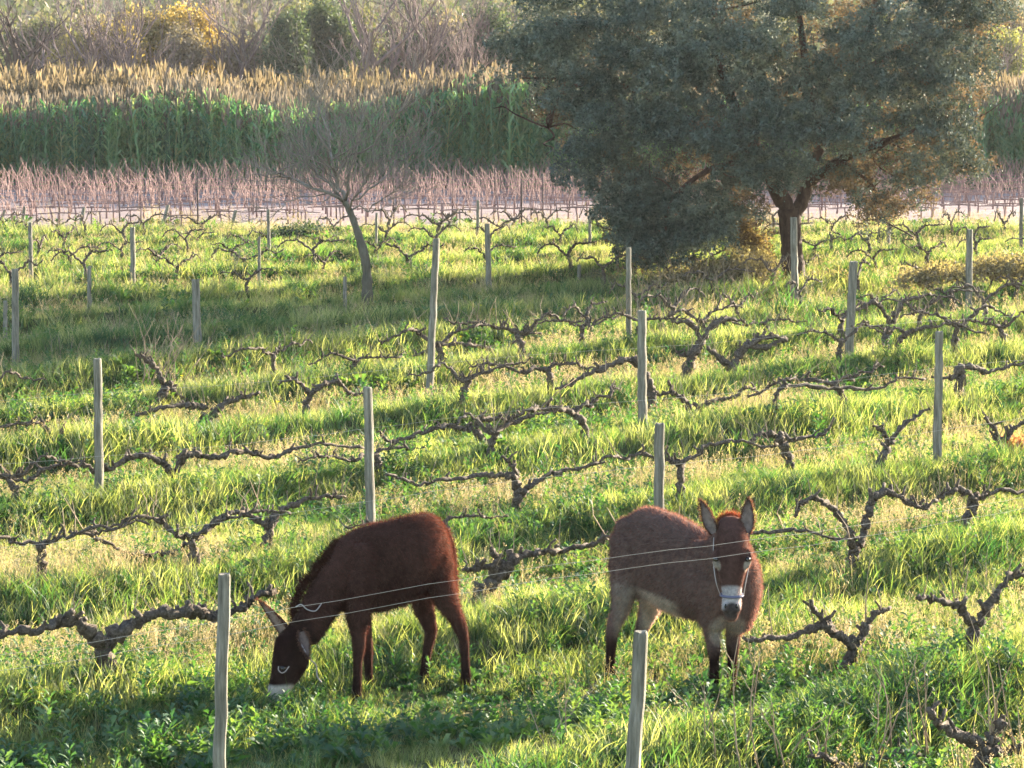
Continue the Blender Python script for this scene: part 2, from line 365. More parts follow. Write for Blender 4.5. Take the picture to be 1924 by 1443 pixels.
POSTS = [
 ((421,1078),(408,1556),25,'tall grey post left of the grazing donkey, standing in the lush foreground grass'),
 ((1205,1186),(1176,1725),30,'nearest grey post, in front of the standing donkey and running out of the picture'),
 ((690,727),(698,1030),18,'grey post just behind the back of the grazing donkey'),
 ((1240,795),(1236,1125),20,'grey post rising right behind the back of the standing donkey'),
 ((183,673),(187,940),17,'squarish brown post crossed by a long arched vine arm at the left'),
 ((820,448),(806,755),14,'tallest post, leaning right, in the middle of the shaded grass'),
 ((1206,583),(1207,806),17,'pale grey post left of the tangled vine thicket'),
 ((1604,491),(1593,706),17,'grey post leaning slightly right, just right of the oak trunk'),
 ((1765,622),(1761,882),16,'slim brown post at the right with a vine arm crossing it low'),
 ((1822,431),(1820,600),13,'grey post beside the long mound of dry brush at the right'),
 ((1491,408),(1494,585),14,'pale post standing directly in front of the forked oak trunk'),
 ((28,505),(30,700),14,'dark green-grey post at the far left edge in the shaded grass'),
 ((168,500),(168,615),8,'thin brown post between the left edge post and the bushy far vines'),
 ((367,525),(372,665),16,'thick pale post behind the clump of pale dry shoots'),
 ((249,427),(250,545),10,'sunlit post among the far vines, left of the long dark arm'),
 ((57,418),(58,522),8,'thin dark post in the far field near the left leaning stakes'),
 ((487,445),(487,555),6,'very thin post left of the bare tree, lower of a near pair'),
 ((504,393),(506,500),7,'dark thin post left of the bare tree, reaching up over the pink field'),
 ((898,376),(897,470),6,'thin dark post at the edge of the pink field, right of the bare tree'),
 ((915,420),(919,566),11,'grey-green post with a slanted top right of the bare tree'),
 ((1181,465),(1182,672),10,'pale sunlit thin post below the left skirt of the oak'),
 ((1109,390),(1108,470),6,'thin pale post touching the lower left edge of the oak crown'),
 ((1088,498),(1088,548),7,'short stub of a post in front of the oak bushes'),
 ((648,520),(648,578),7,'short dark post just left of the bare tree trunk'),
 ((10,565),(10,632),8,'short post cut by the left picture edge'),
 ((1562,440),(1562,492),6,'small far post right of the oak trunk under the hanging leaves'),
 ((1670,420),(1670,482),6,'small far post between far vines at the right of the oak'),
 ((1919,372),(1918,476),7,'reddish thin post at the far right edge of the picture'),
 ((1160,432),(1160,535),7,'thin dark post hidden partly by the lowest oak leaves on the left'),
 ((708,400),(706,482),5,'thin stick-like post right behind the bare tree trunk'),
]
for i, (tp, bs, wp, lb) in enumerate(POSTS): make_post(tp, bs, wp, i, lb)
for i, (tp, bs, lb) in enumerate([((9,395),(-4,434),'leftmost'), ((46,388),(40,432),'second from left'), ((158,390),(149,434),'third from left'), ((316,385),(303,436),'fourth from left'), ((443,395),(432,438),'rightmost')]):
    make_post(tp, bs, 7, 50 + i, lb + ' of the leaning dark end stakes edging the pink field', 'leaning end stakes by the pink field')
def wire(y0, z, x0, x1, label, r=0.0011):
    mb = MB(); pts = []; n = 40
    for k in range(n + 1):
        x = x0 + (x1 - x0) * k / n; sag = -0.02 * (1 - math.cos(2 * math.pi * x / 4.5)) + 0.004 * math.sin(x * 9)
        pts.append(Vector((x, y0 + 0.8 * x, z + sag)))
    mb.tube(pts, [r] * len(pts), 5)
    mb.build('trellis_wire', M['wire'], None, label=label, cat='wire', group='wires of the vine trellis')
wire(15.24, 1.10, -3.6, 6.0, 'upper wire running across the bodies of both donkeys from the left grey post', 0.0011)
wire(15.24, 1.02, -3.6, 6.0, 'lower wire running just under the upper one across both donkeys', 0.0011)
wire(19.16, 1.02, -5.2, 6.4, 'thin wire of the row behind the donkeys, past the post behind the standing donkey')
wire(23.15, 1.02, -6.2, 7.0, 'thin wire of the row with the post behind the grazing donkey')
wire(27.35, 1.05, -7.0, 8.0, 'thin wire of the row with the pale post left of the thicket')

# ---------------------------------------------------------------- grape vines traced one by one
def vine_tube(mb, pts, r0, r1, knob=0.35, n=7, sides=9, seed=0):
    rs = random.Random(seed); P = catmull(pts, n); m = len(P)
    rad = []
    for k, p in enumerate(P):
        tt = k / (m - 1); r = r0 + (r1 - r0) * tt
        r *= 1 + knob * max(-.3, rs.gauss(.1, .6)); rad.append(r)
        if 0 < k < m - 1:
            P[k] = p + Vector((rs.gauss(0, .009), rs.gauss(0, .016), rs.gauss(0, .009)))
    rs2 = random.getstate(); random.seed(seed); mb.tube(P, rad, sides, 0.28); random.setstate(rs2)
    return P, rad
def spurs(mb, P, rad, seed, dens=0.35, up=0.07):
    rs = random.Random(seed)
    for k in range(2, len(P) - 1):
        if rs.random() < dens:
            L = rs.uniform(.5, 1.5) * up; d = Vector((rs.gauss(0, .5), rs.gauss(0, .5), 1)).normalized()
            a = P[k]; b = a + d * L * .5 + Vector((rs.gauss(0, .01), rs.gauss(0, .01), 0)); c = b + (d + Vector((rs.gauss(0, .6), rs.gauss(0, .5), 0))).normalized() * L * .5
            mb.tube([a, b, c], [rad[k] * .75, rad[k] * .55, rad[k] * .5], 6, .15)
def traced_vine(trunk, arms, label, wt=20, canes=0, caneh=0.35, group='old gnarled grape vines'):
    """trunk and arms are lines of photo pixels laid on the upright plane of the vine row"""
    base = G(*trunk[0]); s = S(base.y); seed = int(trunk[0][0] * 7 + trunk[0][1])
    root = empty('grape_vine', base, label, 'vine', group)
    rs = random.Random(seed)
    def pp(p): return onplane(p[0], p[1], base) - base
    tr = [pp(p) for p in trunk]; tr = [tr[0] - Vector((0, 0, 0.12))] + tr
    mb = MB(); r0 = wt / s / 2; P, rad = vine_tube(mb, tr, r0 * 1.1, r0 * .8, .3, seed=seed)
    spurs(mb, P[-4:], rad[-4:], seed, .6, .08); mb.build('trunk', M['vine'], root)
    ends = []
    for j, a in enumerate(arms):
        mb = MB(); pts = [pp(p) for p in a]; P, rad = vine_tube(mb, pts, r0 * .60, r0 * .26, .5, seed=seed + j + 1)
        spurs(mb, P, rad, seed + 9 + j, .20, .08); mb.build('arm', M['vine'], root); ends.append(P)
    for j in range(canes + 6):
        mb = MB(); P = rs.choice(ends) if ends else [tr[-1]]; p = rs.choice(P); L = (caneh if j < canes else .2) * rs.uniform(.5, 1.3)
        d = Vector((rs.gauss(0, .35), rs.gauss(0, .25), 1)).normalized(); pts = [p]
        for q in range(5):
            d = (d + Vector((rs.gauss(0, .12), rs.gauss(0, .12), rs.gauss(0, .05)))).normalized(); pts.append(pts[-1] + d * L / 5)
        mb.tube(pts, [.0045 - .0006 * q for q in range(6)], 5); mb.build('cane', M['cane'], root)
    return root
VINES = [
 ([(240,1318),(222,1290),(205,1262),(192,1222)], [[(190,1215),(165,1185),(135,1163),(110,1172),(50,1185),(-20,1195)], [(194,1215),(230,1187),(263,1166),(296,1152),(349,1152),(366,1144),(395,1158),(411,1152),(452,1144),(473,1127),(520,1110)]], 'largest near vine at the lower left, its V of thick arms reaching the left post', 40, 3, .3),
 ([(497,1040),(505,1000),(520,965)], [[(524,960),(560,942),(600,932),(650,934)], [(510,990),(480,975),(455,962),(430,966),(398,982),(368,1012),(340,1034),(280,1042),(235,1036),(190,1014),(130,998)]], 'vine above the grazing donkey with a long sagging arm to the left', 20, 4, .28),
 ([(343,935),(338,912),(328,896)], [[(326,893),(310,874),(291,862),(255,856),(226,870),(193,886),(175,884),(146,873),(109,873),(73,888),(50,903),(0,895)], [(330,890),(342,866),(364,851),(400,860),(437,848),(473,851),(513,860),(546,846),(600,837),(684,842)]], 'vine with very long wavy arms to both sides, right of the brown left post', 20, 2, .25),
 ([(108,862),(108,838)], [[(104,832),(92,815),(78,797),(45,795),(0,802)], [(110,832),(120,797)]], 'small forked vine at the left edge with one flat arm', 16, 1, .2),
 ([(372,835),(378,805),(385,778)], [[(386,766),(366,762),(346,760),(298,768),(255,782)], [(390,797),(411,766),(447,749),(462,745),(488,737)]], 'dark vine with pale shoots below the thick pale post', 20, 5, .35),
 ([(568,812),(574,775),(580,745)], [[(579,740),(566,722),(545,712),(522,722)], [(582,741),(604,724),(635,716),(655,738),(672,742),(690,740)]], 'T-shaped vine left of the post behind the grazing donkey', 15, 1, .2),
 ([(907,845),(902,822),(892,808)], [[(888,806),(869,804),(833,800),(804,811),(764,822),(731,829),(709,811)], [(893,803),(902,789),(927,786),(964,791),(993,782)]], 'vine with a red-brown foot between the two middle posts', 17, 2, .2),
 ([(1228,770),(1222,730),(1210,700)], [[(1206,690),(1182,676),(1146,686),(1109,702),(1073,720),(1044,731)]], 'vine behind the pale grey post with one long arm drooping to the left', 20, 1, .2),
 ([(940,705),(941,680)], [[(938,674),(927,662),(902,651),(862,647),(818,652),(796,663),(775,669)], [(944,670),(964,644),(986,628),(1018,626)]], 'dark forked vine right of the tallest post', 14, 2, .22),
 ([(965,972),(972,935),(973,905)], [[(970,896),(942,893),(898,893),(840,903),(780,906),(725,892)], [(980,931),(1003,909),(1044,888),(1087,878),(1137,868)], [(972,897),(962,872),(943,858)]], 'three-armed vine midway between the two donkeys', 18, 2, .2),
 ([(888,1150),(905,1112),(935,1085),(955,1062)], [[(960,1058),(977,1045),(1015,1039),(1058,1036),(1102,1024),(1143,1014)], [(930,1082),(922,1064),(895,1068),(869,1071)], [(945,1068),(930,1045),(922,1030)]], 'thick leaning vine right behind the rump of the grazing donkey', 26, 2, .3),
 ([(1586,1268),(1600,1236),(1608,1215)], [[(1602,1215),(1565,1186),(1538,1156),(1520,1130)], [(1552,1172),(1536,1176),(1499,1195),(1442,1199),(1398,1199)], [(1612,1213),(1627,1179),(1647,1154),(1672,1142)]], 'Y-shaped vine right of the standing donkey, its arm reaching the donkey', 27, 3, .35),
 ([(1823,1240),(1830,1205),(1832,1182)], [[(1828,1174),(1812,1150),(1791,1134),(1750,1125),(1722,1124)], [(1838,1172),(1865,1129),(1886,1097),(1906,1080),(1940,1078)]], 'vine at the lower right edge with knobbly rising arms', 26, 3, .3),
 ([(1594,1085),(1602,1050),(1608,1030)], [[(1603,1026),(1588,986),(1561,952),(1528,936),(1505,950),(1493,970)], [(1614,1024),(1627,995),(1633,960),(1645,935),(1668,924),(1700,938),(1730,953),(1760,940)]], 'tall forked vine behind the standing donkey at the right', 24, 3, .3),
 ([(1806,1012),(1817,978),(1827,950),(1829,932)], [[(1822,926),(1799,920),(1771,930),(1760,942)], [(1834,932),(1850,934),(1873,921),(1930,925)]], 'T-shaped vine with a reddish foot at the right edge', 19, 1, .2),
 ([(1487,900),(1482,866),(1472,838),(1462,822)], [[(1458,816),(1440,815),(1420,818),(1408,835)], [(1464,814),(1486,824),(1539,820),(1560,800)]], 'crooked vine behind the ears of the standing donkey', 16, 2, .25),
 ([(1640,898),(1655,865),(1670,842)], [[(1674,836),(1689,808),(1715,786),(1746,768)], [(1670,834),(1660,812),(1640,800)]], 'vine leaning right under the slim brown post', 17, 1, .2),
 ([(1878,862),(1877,835)], [[(1876,828),(1868,806),(1850,785)], [(1880,830),(1895,818),(1907,804),(1928,788)]], 'V-shaped vine beside the reddish patch at the right edge', 18, 2, .2),
 ([(1254,826),(1270,808),(1290,795)], [[(1294,790),(1312,770),(1339,754),(1381,746),(1396,731),(1420,735),(1441,762)], [(1292,788),(1292,760),(1278,744),(1258,738),(1235,742)], [(1264,740),(1256,715)]], 'long-armed vine right of the pale grey post, arms curling up', 17, 3, .25),
 ([(1450,792),(1456,762),(1460,738)], [[(1464,732),(1486,724),(1539,727),(1606,731),(1659,727),(1690,710),(1738,712)]], 'vine with a single very long flat arm running to the slim brown post', 13, 2, .25),
 ([(1800,760),(1806,715),(1806,684)], [[(1802,690),(1787,711),(1750,708)], [(1812,688),(1835,692),(1858,700),(1900,686),(1935,680)]], 'thick stumpy vine right of the slim brown post', 17, 2, .2),
 ([(1664,640),(1672,616)], [[(1673,608),(1655,577),(1638,569),(1608,583),(1580,590)], [(1678,606),(1690,580),(1700,565),(1727,558),(1748,552)]], 'dark forked vine between the two grey posts right of the oak', 15, 2, .2),
 ([(1777,612),(1784,595)], [[(1784,590),(1772,572),(1759,557),(1740,553)], [(1788,590),(1792,568),(1786,548),(1800,545),(1850,548)]], 'small vine with two upright prongs near the brush mound', 11, 1, .2),
 ([(1366,742),(1370,712),(1382,676)], [[(1384,672),(1400,655),(1426,637),(1452,632),(1478,641)], [(1376,690),(1350,672),(1330,650)], [(1388,664),(1404,650),(1440,652),(1476,634)]], 'thick dark stump of the vine thicket in front of the oak', 23, 8, .4),
 ([(1292,690),(1306,662),(1320,640)], [[(1322,636),(1340,610),(1370,600),(1400,605)], [(1312,650),(1290,668),(1270,660)], [(1318,640),(1300,610),(1262,603)]], 'tangled vine in the thicket in front of the oak, left of its stump', 18, 9, .5),
 ([(1842,1470),(1845,1425),(1850,1405)], [[(1845,1400),(1820,1390),(1791,1378),(1762,1356),(1742,1330)], [(1856,1400),(1873,1366),(1886,1343)], [(1860,1405),(1885,1412),(1914,1405),(1960,1390)]], 'dark vine in the bottom right corner with pale whip-like shoots', 34, 6, .6),
 ([(1600,1475),(1596,1450)], [[(1590,1445),(1560,1425),(1520,1420)], [(1605,1445),(1650,1425),(1700,1415),(1740,1420)]], 'low dark vine almost hidden at the bottom edge right of the nearest post', 26, 5, .5),
 ([(296,760),(306,740),(312,722)], [[(306,718),(292,690),(270,672),(255,668)], [(316,718),(330,740),(352,750)]], 'brown stub vine full of tall pale dry shoots at the left', 18, 10, .55),
]
for trunk, arms, lb, wt, nc, ch in VINES: traced_vine(trunk, arms, lb, wt, nc, ch)

# ---------------------------------------------------------------- far vines: three kinds built, then copied
def far_kind(k):
    rs = random.Random(900 + k); root = empty('far_vine', (0, 0, 0), 'x', 'vine', 'small far vines of the green field')
    h = rs.uniform(.22, .36); mb = MB()
    P, rad = vine_tube(mb, [Vector((0, 0, -.1)), Vector((rs.uniform(-.04, .04), 0, h * .5)), Vector((rs.uniform(-.06, .06), 0, h))], .038, .028, .3, seed=k)
    mb.build('trunk', M['vine'], root); top = P[-1]
    for sgn in (-1, 1):
        mb = MB(); pts = [top]; x = 0; L = rs.uniform(.5, .95); n = 5
        for q in range(1, n + 1):
            pts.append(top + ROW * sgn * L * q / n + Vector((0, rs.gauss(0, .02), .20 * math.sin(q / n * rs.uniform(1.6, 3.0)) + rs.gauss(0, .03))))
        P, rad = vine_tube(mb, pts, .022, .011, .5, n=4, sides=6, seed=k * 3 + sgn); spurs(mb, P, rad, k * 5 + sgn, .28, .09); mb.build('arm', M['vine'], root)
    return root
kinds = [far_kind(k) for k in range(5)]; used = [False] * 5
def far_label(x, y):
    px = 962 + x / y * 5000
    if y < 46: z = 'in the nearer rows'
    elif y < 56: z = 'in the middle rows'
    else: z = 'in the last rows'
    if px < 260: s_ = 'at the far left'
    elif px < 640: s_ = 'left of the bare tree'
    elif px < 1130: s_ = 'between the bare tree and the oak'
    elif px < 1560: s_ = 'under and behind the oak'
    else: s_ = 'right of the oak trunk'
    return 'far vine ' + s_ + ', ' + z
def copy_tree(o, loc):
    c = o.copy(); col.objects.link(c); c.location = loc
    for ch in list(o.children):
        d = ch.copy(); col.objects.link(d); d.parent = c
    return c
for n in range(5, 22):
    x = -16.0 + (n % 3) * .6
    while x < 16:
        y = ROWS0 + ROWSTEP * n + 0.8 * x; x += rng.uniform(1.05, 1.6)
        if y < 37 or y > 66 or abs(x) > y * .205: continue
        px, py = 962 + x / y * 5000, 130 + 20000 / y
        if px < 1000 and py > 560: continue
        if 600 < px < 1130 and py > 490 and rng.random() < .5: continue
        k = int(rng.integers(0, 5)); loc = (x, y, float(hgt(x, y)))
        if not used[k]: o = kinds[k]; o.location = loc; used[k] = True
        else: o = copy_tree(kinds[k], loc)
        o.rotation_euler.z = rng.normal(0, .3); o.scale = (rng.uniform(.75, 1.1),) * 2 + (rng.uniform(.7, 1.15),); o['label'] = far_label(x, y)

# the rest of the nearer rows: vines between the traced ones
taken = [G(*v[0][0]) for v in VINES]
def mid_kind(k):
    rs = random.Random(300 + k); root = empty('row_vine', (0, 0, 0), 'x', 'vine', 'slender vines filling the nearer rows'); h = rs.uniform(.30, .42)
    mb = MB(); P, rad = vine_tube(mb, [Vector((0, 0, -.12)), Vector((rs.uniform(-.07, .07), 0, h * .5)), Vector((rs.uniform(-.1, .1), 0, h))], .042, .030, .35, seed=k + 50); spurs(mb, P[-5:], rad[-5:], k, .5, .08); mb.build('trunk', M['vine'], root); top = P[-1]
    for sgn in (-1, 1):
        mb = MB(); L = rs.uniform(.7, 1.2); pts = [top]; z = 0
        for q in range(1, 7):
            z += rs.gauss(.02 if q < 4 else -.02, .045); pts.append(top + ROW * sgn * L * q / 6 + Vector((rs.gauss(0, .03), rs.gauss(0, .03), z)))
        P, rad = vine_tube(mb, pts, .020, .009, .55, n=5, seed=k * 7 + sgn); spurs(mb, P, rad, k * 11 + sgn, .24, .09)
        mb.build('arm', M['vine'], root)
        for _ in range(5):
            p = rs.choice(P); d = Vector((rs.gauss(0, .4), rs.gauss(0, .3), 1)).normalized(); L2 = rs.uniform(.12, .4); mb = MB(); mb.tube([p, p + d * L2 * .5 + Vector((rs.gauss(0, .02), 0, 0)), p + d * L2 + Vector((rs.gauss(0, .05), 0, 0))], [.005, .004, .002], 4); mb.build('cane', M['cane'], root)
    return root
MK = [mid_kind(k) for k in range(6)]; mused = [False] * 6
rown = {1: 'the row just behind the donkeys', 2: 'the row of the post behind the grazing donkey', 3: 'the row of the pale post by the thicket', 4: 'the row of the tallest post', 5: 'the row across the oak shade'}
cnt = {}
for n in range(1, 6):
    x = -6.5 - (n % 2) * .5
    while x < 7.5:
        y = ROWS0 + ROWSTEP * n + .8 * x + .15; x += rng.uniform(.75, 1.2)
        if y < 18.6 or y > 37.5 or abs(x) > y * .2: continue
        if any((x - t_.x) ** 2 + (y - t_.y) ** 2 < 1.0 ** 2 for t_ in taken): continue
        if (x + .7) ** 2 + (y - 17.2) ** 2 < 2.2 or (x - 1.1) ** 2 + (y - 17.4) ** 2 < 2.2: continue
        px = 962 + x / y * 5000; k = int(rng.integers(0, 6)); loc = (x, y, float(hgt(x, y)))
        if not mused[k]: o = MK[k]; o.location = loc; mused[k] = True
        else: o = copy_tree(MK[k], loc)
        o.rotation_euler.z = rng.normal(0, .15) + (math.pi if rng.random() < .5 else 0); s_ = rng.uniform(.8, 1.15); o.scale = (s_, s_, s_ * rng.uniform(.75, 1.1)); taken.append(Vector(loc))
        zone = 'at the left edge' if px < 250 else 'in the left part' if px < 640 else 'left of centre' if px < 960 else 'right of centre' if px < 1240 else 'in the right part' if px < 1600 else 'at the right edge'
        o['label'] = 'slender vine ' + zone + ', in ' + rown[n]
# ---------------------------------------------------------------- the two donkeys
def loft(V, Q, T, secs, sides=28, cap=0.5, n=5):
    """secs: (centre, half height along 'up', half width along 'side', up, side). Closed lofted solid."""
    C = [s[0] for s in secs]; m = len(secs)
    cs = catmull(C, n); out = []
    for i, c in enumerate(cs):
        f = i / n; k = min(int(f), m - 2); tt = f - k; tt = tt * tt * (3 - 2 * tt) if False else tt
        a, b = secs[k], secs[k + 1]
        def ip(j):
            p0 = secs[max(k - 1, 0)][j]; p3 = secs[min(k + 2, m - 1)][j]
            return 0.5 * (2 * a[j] + (b[j] - p0) * tt + (2 * p0 - 5 * a[j] + 4 * b[j] - p3) * tt ** 2 + (3 * a[j] - p0 - 3 * b[j] + p3) * tt ** 3)
        out.append((c, max(ip(1), .004), max(ip(2), .004), a[3].lerp(b[3], tt), a[4].lerp(b[4], tt)))
    # rounded caps
    def capsec(s, dirv, f): return (s[0] + dirv * min(s[1], s[2]) * cap * math.sin(f), s[1] * math.cos(f), s[2] * math.cos(f), s[3], s[4])
    d0 = (out[0][0] - out[1][0]).normalized(); d1 = (out[-1][0] - out[-2][0]).normalized()
    pre = [capsec(out[0], d0, f) for f in (1.25, .95, .6, .3)]; post = [capsec(out[-1], d1, f) for f in (.3, .6, .95, 1.25)]
    out = pre + out + post; b0 = len(V)
    for (c, rh, rw, up, sd) in out:
        for q in range(sides):
            a = 2 * math.pi * q / sides; V.append(c + up * (math.cos(a) * rh) + sd * (math.sin(a) * rw))
    for i in range(len(out) - 1):
        for q in range(sides):
            q2 = (q + 1) % sides; Q.append((b0 + i * sides + q, b0 + i * sides + q2, b0 + (i + 1) * sides + q2, b0 + (i + 1) * sides + q))
    for e, i in ((0, 0), (1, len(out) - 1)):
        c = len(V); V.append(out[i][0])
        for q in range(sides):
            q2 = (q + 1) % sides; T.append((c, b0 + i * sides + q2, b0 + i * sides + q) if e == 0 else (c, b0 + i * sides + q, b0 + i * sides + q2))
UP = Vector((0, 0, 1))
def seg_secs(pts):
    """limb through points (pos, half front-to-back, half thickness, side vector)"""
    secs = []; m = len(pts)
    for i, (p, a, b_, sd) in enumerate(pts):
        t_ = (pts[min(i + 1, m - 1)][0] - pts[max(i - 1, 0)][0]).normalized(); sd2 = (sd - t_ * sd.dot(t_)).normalized(); up = t_.cross(sd2).normalized()
        secs.append((p, a, b_, up, sd2))
    return secs
def fuse(name, V, Q, T, vox, it, factor=0.5):
    me = mesh_np(name, np.array([tuple(v) for v in V]), [np.array(Q), np.array(T)])
    o = bpy.data.objects.new(name, me); col.objects.link(o)
    r = o.modifiers.new('r', 'REMESH'); r.mode = 'VOXEL'; r.voxel_size = vox; r.use_smooth_shade = True
    s = o.modifiers.new('s', 'SMOOTH'); s.factor = factor; s.iterations = it
    dg = bpy.context.evaluated_depsgraph_get(); res = bpy.data.meshes.new_from_object(o.evaluated_get(dg))
    bpy.data.objects.remove(o); res.name = name; return res
def mesh_arrays(me):
    co = np.empty(len(me.vertices) * 3, np.float32); me.vertices.foreach_get('co', co); no = np.empty(len(me.vertices) * 3, np.float32); me.vertices.foreach_get('normal', no)
    return co.reshape(-1, 3), no.reshape(-1, 3)
def paint(me, fn):
    co, no = mesh_arrays(me); c = fn(co, no)
    a = me.color_attributes.new('Col', 'FLOAT_COLOR', 'POINT'); cc = np.ones((len(co), 4), np.float32); cc[:, :3] = c; a.data.foreach_set('color', cc.ravel()); return co, no, c
def blob(c, p, r, soft=0.4):
    """1 inside an ellipsoid at p with radii r"""
    d = np.sqrt((((c - np.array(p)) / np.array(r)) ** 2).sum(1)); return np.clip((1 + soft - d) / soft, 0, 1)[:, None]
def fur(name, co, no, c, n, L, wd, parent, flow, seed, lmul=None):
    r = np.random.default_rng(seed); i = r.integers(0, len(co), n); p = co[i]; nn = no[i]; l = L * r.uniform(.5, 1.2, n)
    if lmul is not None: l = l * lmul[i]
    fl = np.array(flow); fl = fl - nn * (nn @ fl)[:, None]; d = nn * .75 + fl * .7 + r.normal(0, .25, (n, 3)); d /= np.linalg.norm(d, axis=1)[:, None]
    sdv = np.cross(d, r.normal(0, 1, (n, 3))); sdv /= np.linalg.norm(sdv, axis=1)[:, None]
    V = np.empty((n, 3, 3), np.float32); V[:, 0] = p - sdv * wd / 2 - nn * .003; V[:, 1] = p + sdv * wd / 2 - nn * .003; V[:, 2] = p + d * l[:, None]
    cc = np.repeat(c[i] * r.uniform(.75, 1.35, (n, 1)), 3, 0)
    me = mesh_np(name, V.reshape(-1, 3), np.arange(3 * n).reshape(-1, 3), M['fur'], True, cc)
    return link(name, me, parent, kind='stuff')
def fur_mat(name, transl):
    m = bpy.data.materials.new(name); m.use_nodes = True; t = m.node_tree; t.nodes.remove(t.nodes['Principled BSDF']); out = t.nodes['Material Output']
    at = N(t, 'ShaderNodeAttribute', attribute_name='Col'); n = noise_tex(t, 26, 5, 'obj', .7)
    r = ramp(t, n.outputs[0], [(0.3, (.62, .62, .62)), (0.7, (1.4, 1.36, 1.3))])
    mm = N(t, 'ShaderNodeMix', data_type='RGBA', blend_type='MULTIPLY'); mm.inputs[0].default_value = 1; t.links.new(at.outputs['Color'], mm.inputs[6]); t.links.new(r.outputs[0], mm.inputs[7])
    d = N(t, 'ShaderNodeBsdfDiffuse'); t.links.new(mm.outputs[2], d.inputs[0]); tr = N(t, 'ShaderNodeBsdfTranslucent')
    m2 = N(t, 'ShaderNodeMix', data_type='RGBA', blend_type='MULTIPLY'); m2.inputs[0].default_value = 1; t.links.new(mm.outputs[2], m2.inputs[6]); m2.inputs[7].default_value = (2.3, 1.5, 1.25, 1); t.links.new(m2.outputs[2], tr.inputs[0])
    ms = N(t, 'ShaderNodeMixShader'); ms.inputs[0].default_value = transl; t.links.new(d.outputs[0], ms.inputs[1]); t.links.new(tr.outputs[0], ms.inputs[2])
    sh = N(t, 'ShaderNodeBsdfSheen'); sh.inputs['Roughness'].default_value = .4; sh.inputs[0].default_value = (.75, .5, .4, 1)
    ad = N(t, 'ShaderNodeAddShader'); t.links.new(ms.outputs[0], ad.inputs[0])
    sm = N(t, 'ShaderNodeMixShader'); sm.inputs[0].default_value = .12; t.links.new(ms.outputs[0], sm.inputs[1]); t.links.new(sh.outputs[0], sm.inputs[2])
    t.links.new(sm.outputs[0], out.inputs[0]); return m
M['fur'] = fur_mat('donkey_fur', .4); M['hide'] = fur_mat('donkey_hide', 0.0)
M['eye'], _t, _b = mat('dark_eye', .12, .6); _b.inputs['Base Color'].default_value = (.008, .005, .004, 1)
M['rope'], _t, _b = mat('pale_halter_rope', .8, .1); _b.inputs['Base Color'].default_value = (.30, .26, .25, 1)
M['strap'], _t, _b = mat('blue_grey_noseband', .7, .2); _b.inputs['Base Color'].default_value = (.10, .10, .16, 1)
M['hoof'], _t, _b = mat('dark_hoof', .5, .3); _b.inputs['Base Color'].default_value = (.02, .018, .015, 1)

class Donkey:
    def __init__(s, base, yaw_fwd, label):
        s.base = base; s.f = Vector(yaw_fwd).normalized(); s.l = Vector((-s.f.y, s.f.x, 0))     # forward, left side of the animal
        s.V, s.Q, s.T = [], [], []
        s.root = empty('donkey', base, label, 'donkey', 'donkeys grazing in the vineyard')
    def P(s, px, py, D): return W(px, py, D) - s.base
    def torso(s, st, sd=None):
        """stations (px, top, bottom, D, half width)"""
        secs = []
        for (px, a, b, D, hw) in st:
            secs.append((s.P(px, (a + b) / 2, D), (b - a) / 2 / S(D), hw, UP, sd or s.l))
        loft(s.V, s.Q, s.T, secs)
    def limb(s, pts, sides=20):
        """(px, py, D, half width px seen, half thickness m)"""
        q = [(s.P(px, py, D), hw / S(D) , th, s.l) for (px, py, D, hw, th) in pts]
        loft(s.V, s.Q, s.T, seg_secs(q), sides, .8)
    def bone(s, pts, sd, sides=22, cap=.8):
        q = [(s.P(px, py, D), a, b, sd) for (px, py, D, a, b) in pts]
        loft(s.V, s.Q, s.T, seg_secs(q), sides, cap)
    def ball(s, px, py, D, r, fwd=None):
        c = s.P(px, py, D); f = fwd or s.f
        loft(s.V, s.Q, s.T, [(c - f * r * .5, r * .86, r * .86, UP, s.l), (c, r, r, UP, s.l), (c + f * r * .5, r * .86, r * .86, UP, s.l)], 16, 1.0)

